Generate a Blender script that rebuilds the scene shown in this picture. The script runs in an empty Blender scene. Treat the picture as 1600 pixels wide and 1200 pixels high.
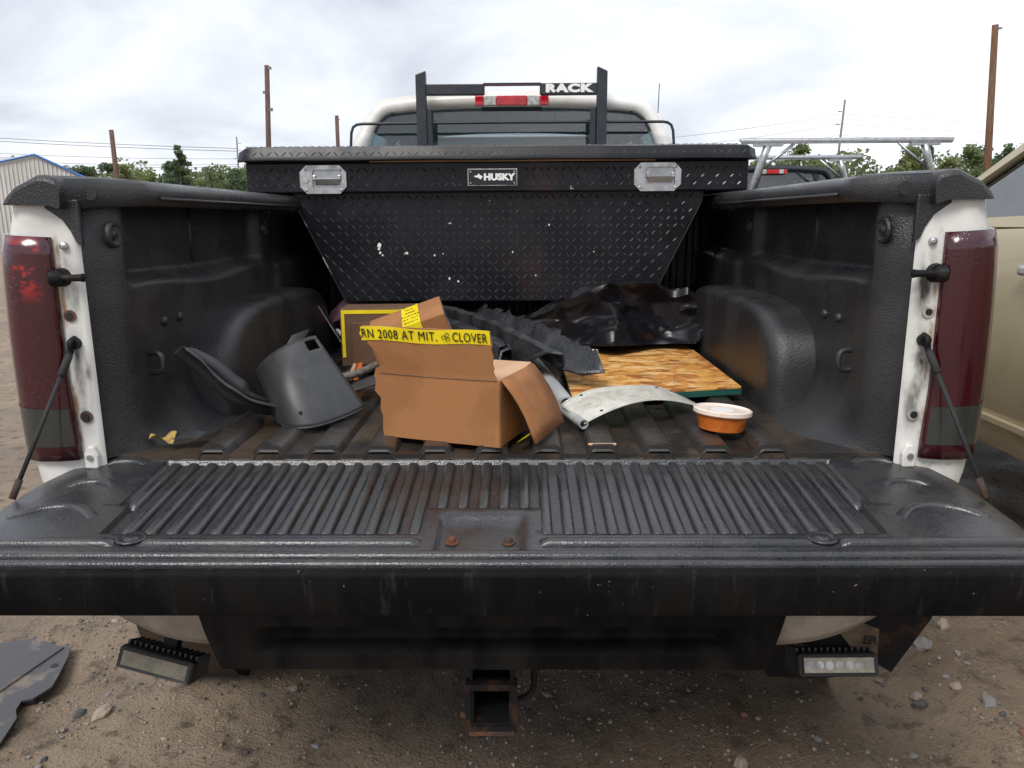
import bpy, bmesh, math, random
from mathutils import Vector, Matrix, noise
random.seed(7)
PI = math.pi
scene = bpy.context.scene
COL = scene.collection

# ------------------------------------------------------------------ camera
CAM_P, PITCH, YAW, ROLL = (0.05, -1.5, 1.31), math.radians(12.1), math.radians(0.75), math.radians(0.35)
cd = bpy.data.cameras.new('camera')
cam = bpy.data.objects.new('camera', cd); COL.objects.link(cam)
_f = Vector((-math.sin(YAW)*math.cos(PITCH), math.cos(YAW)*math.cos(PITCH), -math.sin(PITCH)))
_r = Vector((math.cos(YAW), math.sin(YAW), 0)); _u = _r.cross(_f)
_r2 = _r*math.cos(ROLL)-_u*math.sin(ROLL); _u2 = _u*math.cos(ROLL)+_r*math.sin(ROLL)
mw = Matrix((_r2, _u2, -_f)).transposed().to_4x4(); mw.translation = CAM_P
cam.matrix_world = mw
cd.sensor_width = 36; cd.lens = 27.0; cd.clip_start = 0.05; cd.clip_end = 3000
scene.camera = cam

# ------------------------------------------------------------------ world: overcast sky, a thin bright part of the cloud deck ahead on the right; the veiled sun stands behind the camera
SUN_EL, SUN_AZ = math.radians(50), math.radians(205)      # azimuth clockwise from +Y
SUN = Vector((math.sin(SUN_AZ)*math.cos(SUN_EL), math.cos(SUN_AZ)*math.cos(SUN_EL), math.sin(SUN_EL)))
w = bpy.data.worlds.new('World'); scene.world = w; w.use_nodes = True
nt = w.node_tree; nd = nt.nodes; lk = nt.links; nd.clear()
def N(t, **k):
    n = nd.new(t)
    for a, b in k.items(): setattr(n, a, b)
    return n
out = N('ShaderNodeOutputWorld'); bg = N('ShaderNodeBackground'); bg.inputs[1].default_value = 0.1
lk.new(bg.outputs[0], out.inputs[0])
sky = N('ShaderNodeTexSky', sky_type='NISHITA'); sky.sun_disc = False
sky.sun_elevation = SUN_EL; sky.sun_rotation = SUN_AZ; sky.dust_density = 4
tc = N('ShaderNodeTexCoord')
sep = N('ShaderNodeSeparateXYZ'); lk.new(tc.outputs['Generated'], sep.inputs[0])
zz = N('ShaderNodeMath', operation='MAXIMUM'); lk.new(sep.outputs[2], zz.inputs[0]); zz.inputs[1].default_value = 0.0
za = N('ShaderNodeMath', operation='ADD'); lk.new(zz.outputs[0], za.inputs[0]); za.inputs[1].default_value = 0.34
dx = N('ShaderNodeMath', operation='DIVIDE'); lk.new(sep.outputs[0], dx.inputs[0]); lk.new(za.outputs[0], dx.inputs[1])
dy = N('ShaderNodeMath', operation='DIVIDE'); lk.new(sep.outputs[1], dy.inputs[0]); lk.new(za.outputs[0], dy.inputs[1])
cmb = N('ShaderNodeCombineXYZ'); lk.new(dx.outputs[0], cmb.inputs[0]); lk.new(dy.outputs[0], cmb.inputs[1])
n1 = N('ShaderNodeTexNoise'); n1.inputs['Scale'].default_value = 1.5; n1.inputs['Detail'].default_value = 7; n1.inputs['Roughness'].default_value = .52; n1.inputs['Distortion'].default_value = .5
lk.new(cmb.outputs[0], n1.inputs['Vector'])
cr = N('ShaderNodeValToRGB'); lk.new(n1.outputs[0], cr.inputs[0])
cr.color_ramp.elements[0].position = .36; cr.color_ramp.elements[0].color = (.365, .392, .445, 1)
cr.color_ramp.elements[1].position = .62; cr.color_ramp.elements[1].color = (.615, .64, .69, 1)
# thinner, brighter cloud ahead on the right
THIN = Vector((math.sin(math.radians(48))*math.cos(math.radians(38)), math.cos(math.radians(48))*math.cos(math.radians(38)), math.sin(math.radians(38))))
dot = N('ShaderNodeVectorMath', operation='DOT_PRODUCT'); nv = N('ShaderNodeVectorMath', operation='NORMALIZE')
lk.new(tc.outputs['Generated'], nv.inputs[0]); lk.new(nv.outputs[0], dot.inputs[0]); dot.inputs[1].default_value = THIN
mr = N('ShaderNodeMapRange', interpolation_type='SMOOTHSTEP'); lk.new(dot.outputs['Value'], mr.inputs[0])
mr.inputs[1].default_value = .50; mr.inputs[2].default_value = 1.0; mr.inputs[3].default_value = 0; mr.inputs[4].default_value = 1
g2 = N('ShaderNodeVectorMath', operation='SCALE'); g2.inputs[0].default_value = (.22, .218, .21); lk.new(mr.outputs[0], g2.inputs['Scale'])
ad = N('ShaderNodeVectorMath', operation='ADD'); lk.new(cr.outputs[0], ad.inputs[0]); lk.new(g2.outputs[0], ad.inputs[1])
sc = N('ShaderNodeVectorMath', operation='SCALE'); lk.new(ad.outputs[0], sc.inputs[0]); sc.inputs['Scale'].default_value = 10.0
mx = N('ShaderNodeMixRGB'); mx.inputs[0].default_value = .95
lk.new(sky.outputs[0], mx.inputs[1]); lk.new(sc.outputs[0], mx.inputs[2]); lk.new(mx.outputs[0], bg.inputs[0])

sl = bpy.data.lights.new('sun', 'SUN'); sl.energy = 1.5; sl.angle = math.radians(25); sl.color = (1, .97, .92)
so = bpy.data.objects.new('sun', sl); COL.objects.link(so); so.rotation_euler = (-SUN).to_track_quat('-Z', 'Y').to_euler(); so.location = (0, 0, 20)
vs = scene.view_settings; vs.view_transform = 'Standard'; vs.look = 'None'; vs.exposure = 0.78; vs.gamma = 1; vs.use_curve_mapping = False

# ------------------------------------------------------------------ materials
def nodes_of(name):
    m = bpy.data.materials.new(name); m.use_nodes = True
    return m, m.node_tree, m.node_tree.nodes['Principled BSDF']
def mat(name, col, rough=.5, metal=0., col2=None, ns=6, lo=.42, hi=.6, rough2=None, bump=None, coat=0., spec=.5, stretch=None, detail=6, trans=0., alpha=1., emit=0.):
    m, t, b = nodes_of(name)
    I = b.inputs
    I['Base Color'].default_value = (*col, 1); I['Roughness'].default_value = rough; I['Metallic'].default_value = metal
    I['Coat Weight'].default_value = coat; I['Coat Roughness'].default_value = .08; I['Specular IOR Level'].default_value = spec
    I['Transmission Weight'].default_value = trans; I['Alpha'].default_value = alpha
    tcn = t.nodes.new('ShaderNodeTexCoord'); vec = tcn.outputs['Object']
    if stretch:
        mp = t.nodes.new('ShaderNodeMapping'); mp.inputs['Scale'].default_value = stretch; t.links.new(vec, mp.inputs[0]); vec = mp.outputs[0]
    if col2 or rough2 is not None:
        n = t.nodes.new('ShaderNodeTexNoise'); n.inputs['Scale'].default_value = ns; n.inputs['Detail'].default_value = detail; n.inputs['Roughness'].default_value = .6
        t.links.new(vec, n.inputs['Vector'])
        r = t.nodes.new('ShaderNodeMapRange'); r.interpolation_type = 'SMOOTHSTEP'; r.inputs[1].default_value = lo; r.inputs[2].default_value = hi
        t.links.new(n.outputs[0], r.inputs[0])
        if col2:
            x = t.nodes.new('ShaderNodeMixRGB'); x.inputs[1].default_value = (*col, 1); x.inputs[2].default_value = (*col2, 1)
            t.links.new(r.outputs[0], x.inputs[0]); t.links.new(x.outputs[0], I['Base Color'])
        if rough2 is not None:
            q = t.nodes.new('ShaderNodeMapRange'); q.inputs[3].default_value = rough; q.inputs[4].default_value = rough2
            t.links.new(r.outputs[0], q.inputs[0]); t.links.new(q.outputs[0], I['Roughness'])
    prev = None
    for (s, st, d) in (bump or []):
        n = t.nodes.new('ShaderNodeTexNoise'); n.inputs['Scale'].default_value = s; n.inputs['Detail'].default_value = 3
        t.links.new(vec, n.inputs['Vector'])
        bp = t.nodes.new('ShaderNodeBump'); bp.inputs['Strength'].default_value = st; bp.inputs['Distance'].default_value = d
        t.links.new(n.outputs[0], bp.inputs['Height'])
        if prev: t.links.new(prev.outputs[0], bp.inputs['Normal'])
        prev = bp
    if prev: t.links.new(prev.outputs[0], I['Normal'])
    return m
def add_mask(m, mask_socket, col, fac=1.0):
    """mix another base colour over what is there by a mask"""
    t = m.node_tree; b = t.nodes['Principled BSDF']; inp = b.inputs['Base Color']
    x = t.nodes.new('ShaderNodeMixRGB'); x.inputs[2].default_value = (*col, 1)
    if inp.links: t.links.new(inp.links[0].from_socket, x.inputs[1])
    else: x.inputs[1].default_value = inp.default_value
    k = t.nodes.new('ShaderNodeMath'); k.operation = 'MULTIPLY'; k.inputs[1].default_value = fac; k.use_clamp = True
    t.links.new(mask_socket, k.inputs[0]); t.links.new(k.outputs[0], x.inputs[0]); t.links.new(x.outputs[0], inp)
def mth(t, op, a, b=None, clamp=False):
    n = t.nodes.new('ShaderNodeMath'); n.operation = op; n.use_clamp = clamp
    for i, v in enumerate((a, b)):
        if v is None: continue
        if isinstance(v, (int, float)): n.inputs[i].default_value = v
        else: t.links.new(v, n.inputs[i])
    return n.outputs[0]
def noise_s(t, scale, stretch=None, detail=5, rough=.6):
    c = t.nodes.new('ShaderNodeTexCoord'); v = c.outputs['Object']
    if stretch:
        mp = t.nodes.new('ShaderNodeMapping'); mp.inputs['Scale'].default_value = stretch; t.links.new(v, mp.inputs[0]); v = mp.outputs[0]
    n = t.nodes.new('ShaderNodeTexNoise'); n.inputs['Scale'].default_value = scale; n.inputs['Detail'].default_value = detail; n.inputs['Roughness'].default_value = rough
    t.links.new(v, n.inputs['Vector']); return n.outputs[0]
def rng(t, s, a, b, c=0., d=1.):
    n = t.nodes.new('ShaderNodeMapRange'); n.interpolation_type = 'SMOOTHSTEP'
    for i, v in enumerate((a, b, c, d)): n.inputs[i+1].default_value = v
    t.links.new(s, n.inputs[0]); return n.outputs[0]
def glass(name, tint, rough=.02, refl=.9, ior=1.5):
    m = bpy.data.materials.new(name); m.use_nodes = True; t = m.node_tree; t.nodes.clear()
    o = t.nodes.new('ShaderNodeOutputMaterial'); mxs = t.nodes.new('ShaderNodeMixShader'); tr = t.nodes.new('ShaderNodeBsdfTransparent'); gl = t.nodes.new('ShaderNodeBsdfGlossy')
    fr = t.nodes.new('ShaderNodeFresnel'); fr.inputs[0].default_value = ior
    tr.inputs[0].default_value = (*tint, 1); gl.inputs['Color'].default_value = (refl, refl, refl, 1); gl.inputs['Roughness'].default_value = rough
    n = t.nodes.new('ShaderNodeTexNoise'); n.inputs['Scale'].default_value = 160; c = t.nodes.new('ShaderNodeTexCoord'); t.links.new(c.outputs['Object'], n.inputs[0])
    r = t.nodes.new('ShaderNodeMapRange'); r.inputs[1].default_value = .66; r.inputs[2].default_value = .72; t.links.new(n.outputs[0], r.inputs[0])
    bp = t.nodes.new('ShaderNodeBump'); bp.inputs['Strength'].default_value = .5; bp.inputs['Distance'].default_value = .002; t.links.new(r.outputs[0], bp.inputs['Height'])
    t.links.new(bp.outputs[0], gl.inputs['Normal'])
    t.links.new(fr.outputs[0], mxs.inputs[0]); t.links.new(tr.outputs[0], mxs.inputs[1]); t.links.new(gl.outputs[0], mxs.inputs[2]); t.links.new(mxs.outputs[0], o.inputs[0])
    return m

MT = {}
MT['liner'] = mat('sprayed_liner', (.021, .021, .0225), .23, col2=(.031, .030, .030), ns=5, rough2=.40, bump=[(340, .7, .0022), (60, .12, .003)], spec=.5)
MT['gate'] = mat('tailgate_plastic', (.020, .021, .024), .20, col2=(.031, .031, .032), ns=11, rough2=.34, bump=[(300, .5, .0018), (90, .15, .002)], spec=.75)
t = MT['gate'].node_tree
add_mask(MT['gate'], rng(t, noise_s(t, 230, None, 2), .60, .66), (.004, .004, .005), .8)
add_mask(MT['gate'], rng(t, noise_s(t, 5, None, 6), .55, .75), (.034, .027, .023), .6)
MT['gate_edge'] = mat('tailgate_edge', (.0045, .0045, .005), .6, col2=(.009, .0085, .008), ns=9, rough2=.75, spec=.07, bump=[(300, .2, .001)], stretch=(1, 1, .35))
MT['floor'] = mat('wet_bed_floor', (.022, .020, .019), .14, col2=(.028, .022, .017), ns=7, lo=.4, hi=.6, rough2=.42, bump=[(260, .45, .0015), (30, .2, .003)], spec=.5)
t = MT['gate_edge'].node_tree
add_mask(MT['gate_edge'], rng(t, noise_s(t, 34, (1, 1, .16), 4, .7), .56, .70), (.030, .029, .028), .6)
add_mask(MT['gate_edge'], rng(t, noise_s(t, 90, None, 2), .74, .77), (.20, .18, .16), .7)
t = MT['floor'].node_tree
c_ = t.nodes.new('ShaderNodeTexCoord'); s_ = t.nodes.new('ShaderNodeSeparateXYZ'); t.links.new(c_.outputs['Object'], s_.inputs[0])
silt = mth(t, 'MULTIPLY', rng(t, noise_s(t, 9, (1, .45, 1)), .44, .58), rng(t, s_.outputs[1], .02, .55, 1, .25))
add_mask(MT['floor'], silt, (.080, .054, .034), .6)
MT['rib'] = mat('bed_rib', (.026, .024, .023), .16, col2=(.040, .034, .030), ns=9, lo=.4, hi=.62, rough2=.34, bump=[(260, .5, .0016)], spec=.75)
MT['white'] = mat('white_paint', (.80, .79, .76), .32, col2=(.66, .64, .59), ns=4, rough2=.4, coat=.35)
MT['post'] = mat('dirty_post_paint', (.72, .71, .67), .38, col2=(.55, .53, .47), ns=9, lo=.45, hi=.75, coat=.2)
t = MT['post'].node_tree
c_ = t.nodes.new('ShaderNodeTexCoord'); s_ = t.nodes.new('ShaderNodeSeparateXYZ'); t.links.new(c_.outputs['Object'], s_.inputs[0])
ax = mth(t, 'ABSOLUTE', s_.outputs[0])
low = rng(t, s_.outputs[2], 1.30, 1.27)
edge = mth(t, 'MULTIPLY', rng(t, mth(t, 'ABSOLUTE', mth(t, 'SUBTRACT', ax, .8480)), .008, .001), rng(t, noise_s(t, 18, (1, 1, .5)), .44, .60))
add_mask(MT['post'], mth(t, 'MULTIPLY', edge, low), (.24, .10, .02), .9)
gz = mth(t, 'MAXIMUM', rng(t, mth(t, 'ABSOLUTE', mth(t, 'SUBTRACT', s_.outputs[2], 1.185)), .10, .0), rng(t, mth(t, 'ABSOLUTE', mth(t, 'SUBTRACT', s_.outputs[2], 1.00)), .14, .02))
gm = mth(t, 'MULTIPLY', gz, rng(t, mth(t, 'ABSOLUTE', mth(t, 'SUBTRACT', ax, .828)), .026, .006))
add_mask(MT['post'], mth(t, 'MULTIPLY', gm, rng(t, noise_s(t, 24, (1, 1, .4), 5, .55), .30, .68)), (.030, .026, .021), 1.35)
add_mask(MT['post'], mth(t, 'MULTIPLY', rng(t, s_.outputs[2], .90, .80), rng(t, noise_s(t, 26), .55, .66)), (.30, .22, .13), .6)
def lens(name, seed, deep):
    m = mat(name, deep, .16, col2=tuple(c*1.7 for c in deep), ns=7, lo=.42, hi=.72, rough2=.26, coat=.6, spec=.5, stretch=(1, 1, .6))
    t = m.node_tree; b = t.nodes['Principled BSDF']
    c = t.nodes.new('ShaderNodeTexCoord'); v = t.nodes.new('ShaderNodeTexVoronoi'); v.inputs['Scale'].default_value = 150; t.links.new(c.outputs['Object'], v.inputs[0])
    drop = mth(t, 'MULTIPLY', rng(t, v.outputs['Distance'], .34, .12), rng(t, noise_s(t, 14), .50, .60))
    bp = t.nodes.new('ShaderNodeBump'); bp.inputs['Strength'].default_value = .3; bp.inputs['Distance'].default_value = .0014; t.links.new(drop, bp.inputs['Height'])
    t.links.new(bp.outputs[0], b.inputs['Normal']); t.links.new(bp.outputs[0], b.inputs['Coat Normal']); return m
MT['lens'] = lens('smoked_red_lens', 1, (.036, .0022, .0065))
MT['lens_low'] = lens('smoked_clear_lens', 2, (.026, .028, .027))
t = MT['lens'].node_tree
c_ = t.nodes.new('ShaderNodeTexCoord'); s_ = t.nodes.new('ShaderNodeSeparateXYZ'); t.links.new(c_.outputs['Object'], s_.inputs[0])
wear = mth(t, 'MULTIPLY', rng(t, s_.outputs[0], -.865, -.88), mth(t, 'MULTIPLY', rng(t, mth(t, 'ABSOLUTE', mth(t, 'SUBTRACT', s_.outputs[2], 1.225)), .075, .02), rng(t, noise_s(t, 16, (1, 1, 1.6)), .51, .58)))
add_mask(MT['lens'], wear, (.45, .012, .010), .85)
MT['chrome'] = mat('dull_chrome', (.52, .50, .48), .28, .55, col2=(.36, .33, .30), ns=7, rough2=.45, bump=[(240, .15, .001)])
MT['black'] = mat('black_plastic', (.020, .020, .021), .45, col2=(.032, .031, .030), ns=6, rough2=.58, bump=[(300, .25, .001)])
MT['pad'] = mat('bumper_pad', (.006, .006, .0065), .68, spec=.12, col2=(.018, .017, .016), ns=10, bump=[(300, .3, .001)], stretch=(1, 1, .25))
MT['tread'] = mat('black_tread_plate', (.004, .0045, .007), .32, col2=(.009, .009, .012), ns=6, rough2=.42, spec=.30, bump=[(200, .1, .0006)])
t = MT['tread'].node_tree
add_mask(MT['tread'], rng(t, noise_s(t, 3.6, (1, 1, .35)), .54, .70), (.050, .018, .012), .55)  # brown grime streaks; their red tint also paints in a reflection
add_mask(MT['tread'], rng(t, noise_s(t, 23, None, 4), .735, .75), (.55, .56, .58), .9)
MT['lug'] = mat('tread_lug', (.010, .011, .015), .20, col2=(.05, .052, .056), ns=22, lo=.5, hi=.7, spec=.7)
MT['worn'] = mat('worn_edge', (.012, .012, .014), .4, col2=(.40, .40, .40), ns=14, lo=.56, hi=.64)
MT['alu'] = mat('bare_aluminium', (.55, .55, .54), .32, 1.0, col2=(.40, .40, .39), ns=25, rough2=.45)
MT['steel'] = mat('galvanised_steel', (.45, .46, .47), .38, .85, col2=(.36, .37, .38), ns=30)
MT['rackblk'] = mat('rack_powdercoat', (.016, .020, .028), .38, col2=(.022, .026, .034), ns=20, rough2=.5, bump=[(500, .2, .0006)])
MT['letter'] = mat('white_print', (.80, .80, .78), .5)
MT['badge'] = mat('badge_black', (.008, .008, .010), .25)
MT['redl'] = mat('red_lamp_lens', (.55, .012, .018), .15, coat=.5, col2=(.38, .006, .012), ns=40)
MT['clearl'] = mat('clear_lamp_lens', (.55, .54, .52), .18, coat=.5, col2=(.32, .31, .30), ns=60)
MT['card'] = mat('cardboard', (.345, .155, .058), .82, col2=(.28, .118, .042), ns=9, bump=[(180, .15, .0008)])
t = MT['card'].node_tree
c_ = t.nodes.new('ShaderNodeTexCoord'); wv = t.nodes.new('ShaderNodeTexWave'); wv.inputs['Scale'].default_value = 38; wv.inputs['Distortion'].default_value = .4
rm = t.nodes.new('ShaderNodeMapping'); rm.inputs['Rotation'].default_value = (0, 0, math.radians(20)); t.links.new(c_.outputs['Object'], rm.inputs[0]); t.links.new(rm.outputs[0], wv.inputs[0])
add_mask(MT['card'], wv.outputs['Fac'], (.32, .125, .038), .4)
add_mask(MT['card'], rng(t, noise_s(t, 5, (1, 1, .6), 5), .50, .66), (.22, .088, .030), .55)
add_mask(MT['card'], rng(t, noise_s(t, 70, (1, 1, 1), 6, .75), .70, .74), (.50, .36, .20), .5)
MT['card_in'] = mat('cardboard_inside', (.52, .33, .20), .85, col2=(.46, .28, .16), ns=12)
MT['card_dk'] = mat('cardboard_dark', (.135, .072, .040), .8, col2=(.11, .058, .032), ns=9)
MT['tape'] = mat('yellow_tape', (.90, .71, .015), .32, col2=(.82, .62, .012), ns=14)
MT['ink'] = mat('black_ink', (.012, .012, .012), .5)
MT['blue'] = mat('blue_print', (.045, .14, .42), .5)
MT['paper'] = mat('white_paper', (.72, .72, .72), .6)
MT['plastic_gry'] = mat('grey_black_plastic', (.030, .031, .033), .42, col2=(.045, .046, .048), ns=8, rough2=.52, bump=[(350, .35, .001)])
MT['torn'] = mat('torn_plastic', (.018, .019, .021), .26, col2=(.034, .035, .038), ns=14, rough2=.42, bump=[(140, .6, .003), (420, .4, .001)])
MT['tarp'] = mat('black_poly_sheet', (.007, .0065, .009), .27, col2=(.012, .011, .014), ns=10, rough2=.36, spec=.45, bump=[(22, .12, .004)])
MT['pvc'] = mat('grey_pvc', (.42, .43, .43), .42, col2=(.33, .34, .34), ns=12)
MT['white_pl'] = mat('white_plastic', (.74, .74, .73), .4)
MT['plate_m'] = mat('weathered_plate', (.64, .62, .55), .38, .25, col2=(.50, .48, .42), ns=14, rough2=.5)
MT['orange'] = mat('orange_food', (.56, .14, .012), .55, col2=(.40, .085, .008), ns=45, lo=.4, hi=.7, bump=[(150, .3, .001)])
MT['lid'] = mat('frosted_lid', (.78, .66, .58), .35, col2=(.74, .50, .36), ns=25, lo=.5, hi=.8)
MT['green'] = mat('green_board_edge', (.006, .085, .060), .75, col2=(.004, .05, .04), ns=40, stretch=(.3, .3, 3))
MT['pink'] = mat('pink_cloth', (.40, .20, .27), .9, col2=(.32, .14, .20), ns=18, bump=[(300, .5, .002)])
MT['orange_pl'] = mat('orange_plastic', (.70, .16, .02), .4)
MT['bluedisc'] = mat('blue_disc', (.03, .05, .20), .35, col2=(.25, .28, .36), ns=40, lo=.58, hi=.62)
MT['rope'] = mat('grey_rope', (.20, .17, .15), .9, col2=(.12, .10, .09), ns=120)
MT['leaf'] = mat('dry_leaf', (.42, .30, .09), .7, col2=(.30, .18, .05), ns=60)
MT['rubber'] = mat('rubber', (.018, .018, .018), .75, bump=[(120, .4, .003)])
MT['rim'] = mat('wheel_rim', (.42, .42, .42), .35, .9)
MT['under'] = mat('underbody', (.020, .017, .015), .8, col2=(.05, .028, .016), ns=7)
MT['rust'] = mat('rusty_steel', (.12, .042, .018), .75, col2=(.035, .026, .022), ns=26, bump=[(120, .4, .002)])
MT['hitch'] = mat('hitch_black', (.010, .010, .011), .55, spec=.2, col2=(.045, .024, .014), ns=18, lo=.52, hi=.66)
MT['oldtan'] = mat('dirty_sticker', (.17, .125, .075), .8, col2=(.10, .07, .045), ns=30)
MT['ledglass_old'] = mat('dusty_lens', (.26, .235, .165), .5, col2=(.19, .17, .12), ns=30)
MT['ledglass'] = mat('led_lens', (.50, .47, .36), .28, col2=(.38, .35, .26), ns=30, coat=.3)
MT['tan'] = mat('tan_paint', (.42, .35, .225), .30, .25, col2=(.38, .315, .20), ns=3, coat=.5)
MT['darkp'] = mat('dark_paint', (.012, .013, .017), .25, coat=.5, col2=(.018, .02, .024), ns=3)
MT['inter'] = mat('cab_interior', (.34, .345, .35), .8)
MT['inter_dk'] = mat('cab_interior_dark', (.03, .03, .032), .8)
MT['glass_rear'] = glass('tinted_rear_glass', (.24, .31, .32), .03, .95, 2.1)
MT['glass'] = glass('clear_glass', (.50, .66, .68))
MT['glass_tan'] = glass('teal_door_glass', (.42, .64, .66), .02, .30, 1.25)
MT['wood_pole'] = mat('pole_wood', (.085, .045, .035), .85, col2=(.14, .085, .065), ns=30, stretch=(1, 1, .08))
MT['wood_pole2'] = mat('pole_wood_brown', (.16, .085, .042), .85, col2=(.10, .05, .028), ns=30, stretch=(1, 1, .08))
MT['pole_grey'] = mat('pole_grey', (.17, .17, .17), .8)
MT['wire'] = mat('power_wire', (.10, .105, .11), .7)
MT['bark'] = mat('bark', (.10, .075, .055), .9, col2=(.06, .045, .035), ns=20)
def leafmat(name, a, b):
    m = mat(name, a, .6, col2=b, ns=.55, lo=.38, hi=.62); 
    t = m.node_tree; b = t.nodes['Principled BSDF']; o_ = t.nodes['Material Output']; tr = t.nodes.new('ShaderNodeBsdfTranslucent'); ms = t.nodes.new('ShaderNodeMixShader'); ms.inputs[0].default_value = .5
    t.links.new(b.inputs['Base Color'].links[0].from_socket, tr.inputs[0]); t.links.new(b.outputs[0], ms.inputs[1]); t.links.new(tr.outputs[0], ms.inputs[2]); t.links.new(ms.outputs[0], o_.inputs[0])
    return m
MT['lf1'] = leafmat('foliage_mid', (.155, .205, .085), (.205, .260, .115))
MT['lf2'] = leafmat('foliage_yellow', (.205, .240, .085), (.245, .275, .105))
MT['lf3'] = leafmat('foliage_dark', (.110, .155, .080), (.145, .190, .100))
MT['lf4'] = leafmat('foliage_pale', (.24, .265, .165), (.20, .235, .135))
MT['siding'] = mat('ribbed_siding', (.56, .55, .52), .5, col2=(.50, .49, .46), ns=.6)
MT['bluetrim'] = mat('blue_trim', (.04, .15, .42), .45)
MT['roofgrey'] = mat('roof_sheet', (.42, .43, .43), .5)
MT['scrap'] = mat('scrap_plastic', (.060, .058, .062), .45, col2=(.16, .13, .105), ns=9, lo=.55, hi=.66, bump=[(60, .3, .003)])

# ground: wet sandy mud
m, t, b = nodes_of('muddy_ground'); MT['ground'] = m
n1_ = noise_s(t, 1.1, None, 6); n2_ = noise_s(t, 14, None, 8, .7); n3_ = noise_s(t, 110, None, 4, .7)
x1 = t.nodes.new('ShaderNodeMixRGB'); x1.inputs[1].default_value = (.200, .142, .094, 1); x1.inputs[2].default_value = (.335, .252, .176, 1); t.links.new(rng(t, n1_, .38, .62), x1.inputs[0])
t.links.new(x1.outputs[0], b.inputs['Base Color'])
add_mask(m, rng(t, n2_, .50, .66), (.085, .058, .040), .8)
add_mask(m, rng(t, n3_, .58, .68), (.42, .34, .26), .55)
add_mask(m, rng(t, n3_, .40, .30), (.075, .058, .047), .7)
b.inputs['Roughness'].default_value = .6
t.links.new(rng(t, n1_, .35, .6, .36, .8), b.inputs['Roughness'])
hsum = mth(t, 'ADD', mth(t, 'MULTIPLY', n2_, .6), mth(t, 'MULTIPLY', n3_, .4))
bp = t.nodes.new('ShaderNodeBump'); bp.inputs['Strength'].default_value = 1.0; bp.inputs['Distance'].default_value = .035; t.links.new(hsum, bp.inputs['Height']); t.links.new(bp.outputs[0], b.inputs['Normal'])
for i, (nm, c1, c2) in enumerate((('stone_grey', (.16, .15, .145), (.24, .23, .22)), ('stone_tan', (.26, .20, .15), (.34, .28, .22)), ('stone_dark', (.07, .068, .07), (.11, .105, .10)), ('stone_red', (.22, .10, .06), (.28, .15, .10)))):
    MT['stone%d' % i] = mat(nm, c1, .75, col2=c2, ns=40, bump=[(120, .3, .002)])

# OSB: strands in several directions
m, t, b = nodes_of('strand_board'); MT['osb'] = m
b.inputs['Roughness'].default_value = .55
x0 = t.nodes.new('ShaderNodeMixRGB'); x0.inputs[1].default_value = (.46, .19, .038, 1); x0.inputs[2].default_value = (.66, .34, .09, 1)
t.links.new(rng(t, noise_s(t, 9, (1, 7, 1), 3), .4, .6), x0.inputs[0]); t.links.new(x0.outputs[0], b.inputs['Base Color'])
def strand(ang, sc, st, lo, hi, colr, f):
    c = t.nodes.new('ShaderNodeTexCoord'); r_ = t.nodes.new('ShaderNodeMapping'); r_.vector_type = 'TEXTURE'; r_.inputs['Rotation'].default_value = (0, 0, math.radians(ang)); t.links.new(c.outputs['Object'], r_.inputs[0])
    mp = t.nodes.new('ShaderNodeMapping'); mp.inputs['Scale'].default_value = st; t.links.new(r_.outputs[0], mp.inputs[0])
    v = t.nodes.new('ShaderNodeTexVoronoi'); v.inputs['Scale'].default_value = sc; t.links.new(mp.outputs[0], v.inputs[0])
    sr = t.nodes.new('ShaderNodeSeparateColor'); t.links.new(v.outputs['Color'], sr.inputs[0])
    add_mask(m, rng(t, sr.outputs[0], lo, hi), colr, f)
strand(6, 17, (1, 2.6, 1), .45, .48, (.72, .42, .14), .8)
strand(-25, 16, (1, 3, 1), .60, .63, (.44, .17, .03), .75)
strand(40, 15, (1, 2.8, 1), .66, .69, (.66, .33, .07), .85)
strand(-60, 14, (1, 3, 1), .76, .78, (.36, .12, .025), .8)
strand(15, 15, (1, 3.2, 1), .80, .82, (.26, .085, .02), .8)
strand(-10, 19, (1, 3, 1), .80, .82, (.78, .52, .22), .8)
strand(75, 16, (1, 3, 1), .84, .86, (.56, .24, .05), .85)
add_mask(m, rng(t, noise_s(t, 60, (.25, 1.6, 1), 4, .7), .60, .68), (.20, .07, .02), .65)
add_mask(m, rng(t, noise_s(t, 4.5), .56, .70), (.26, .085, .03), .55)

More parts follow.
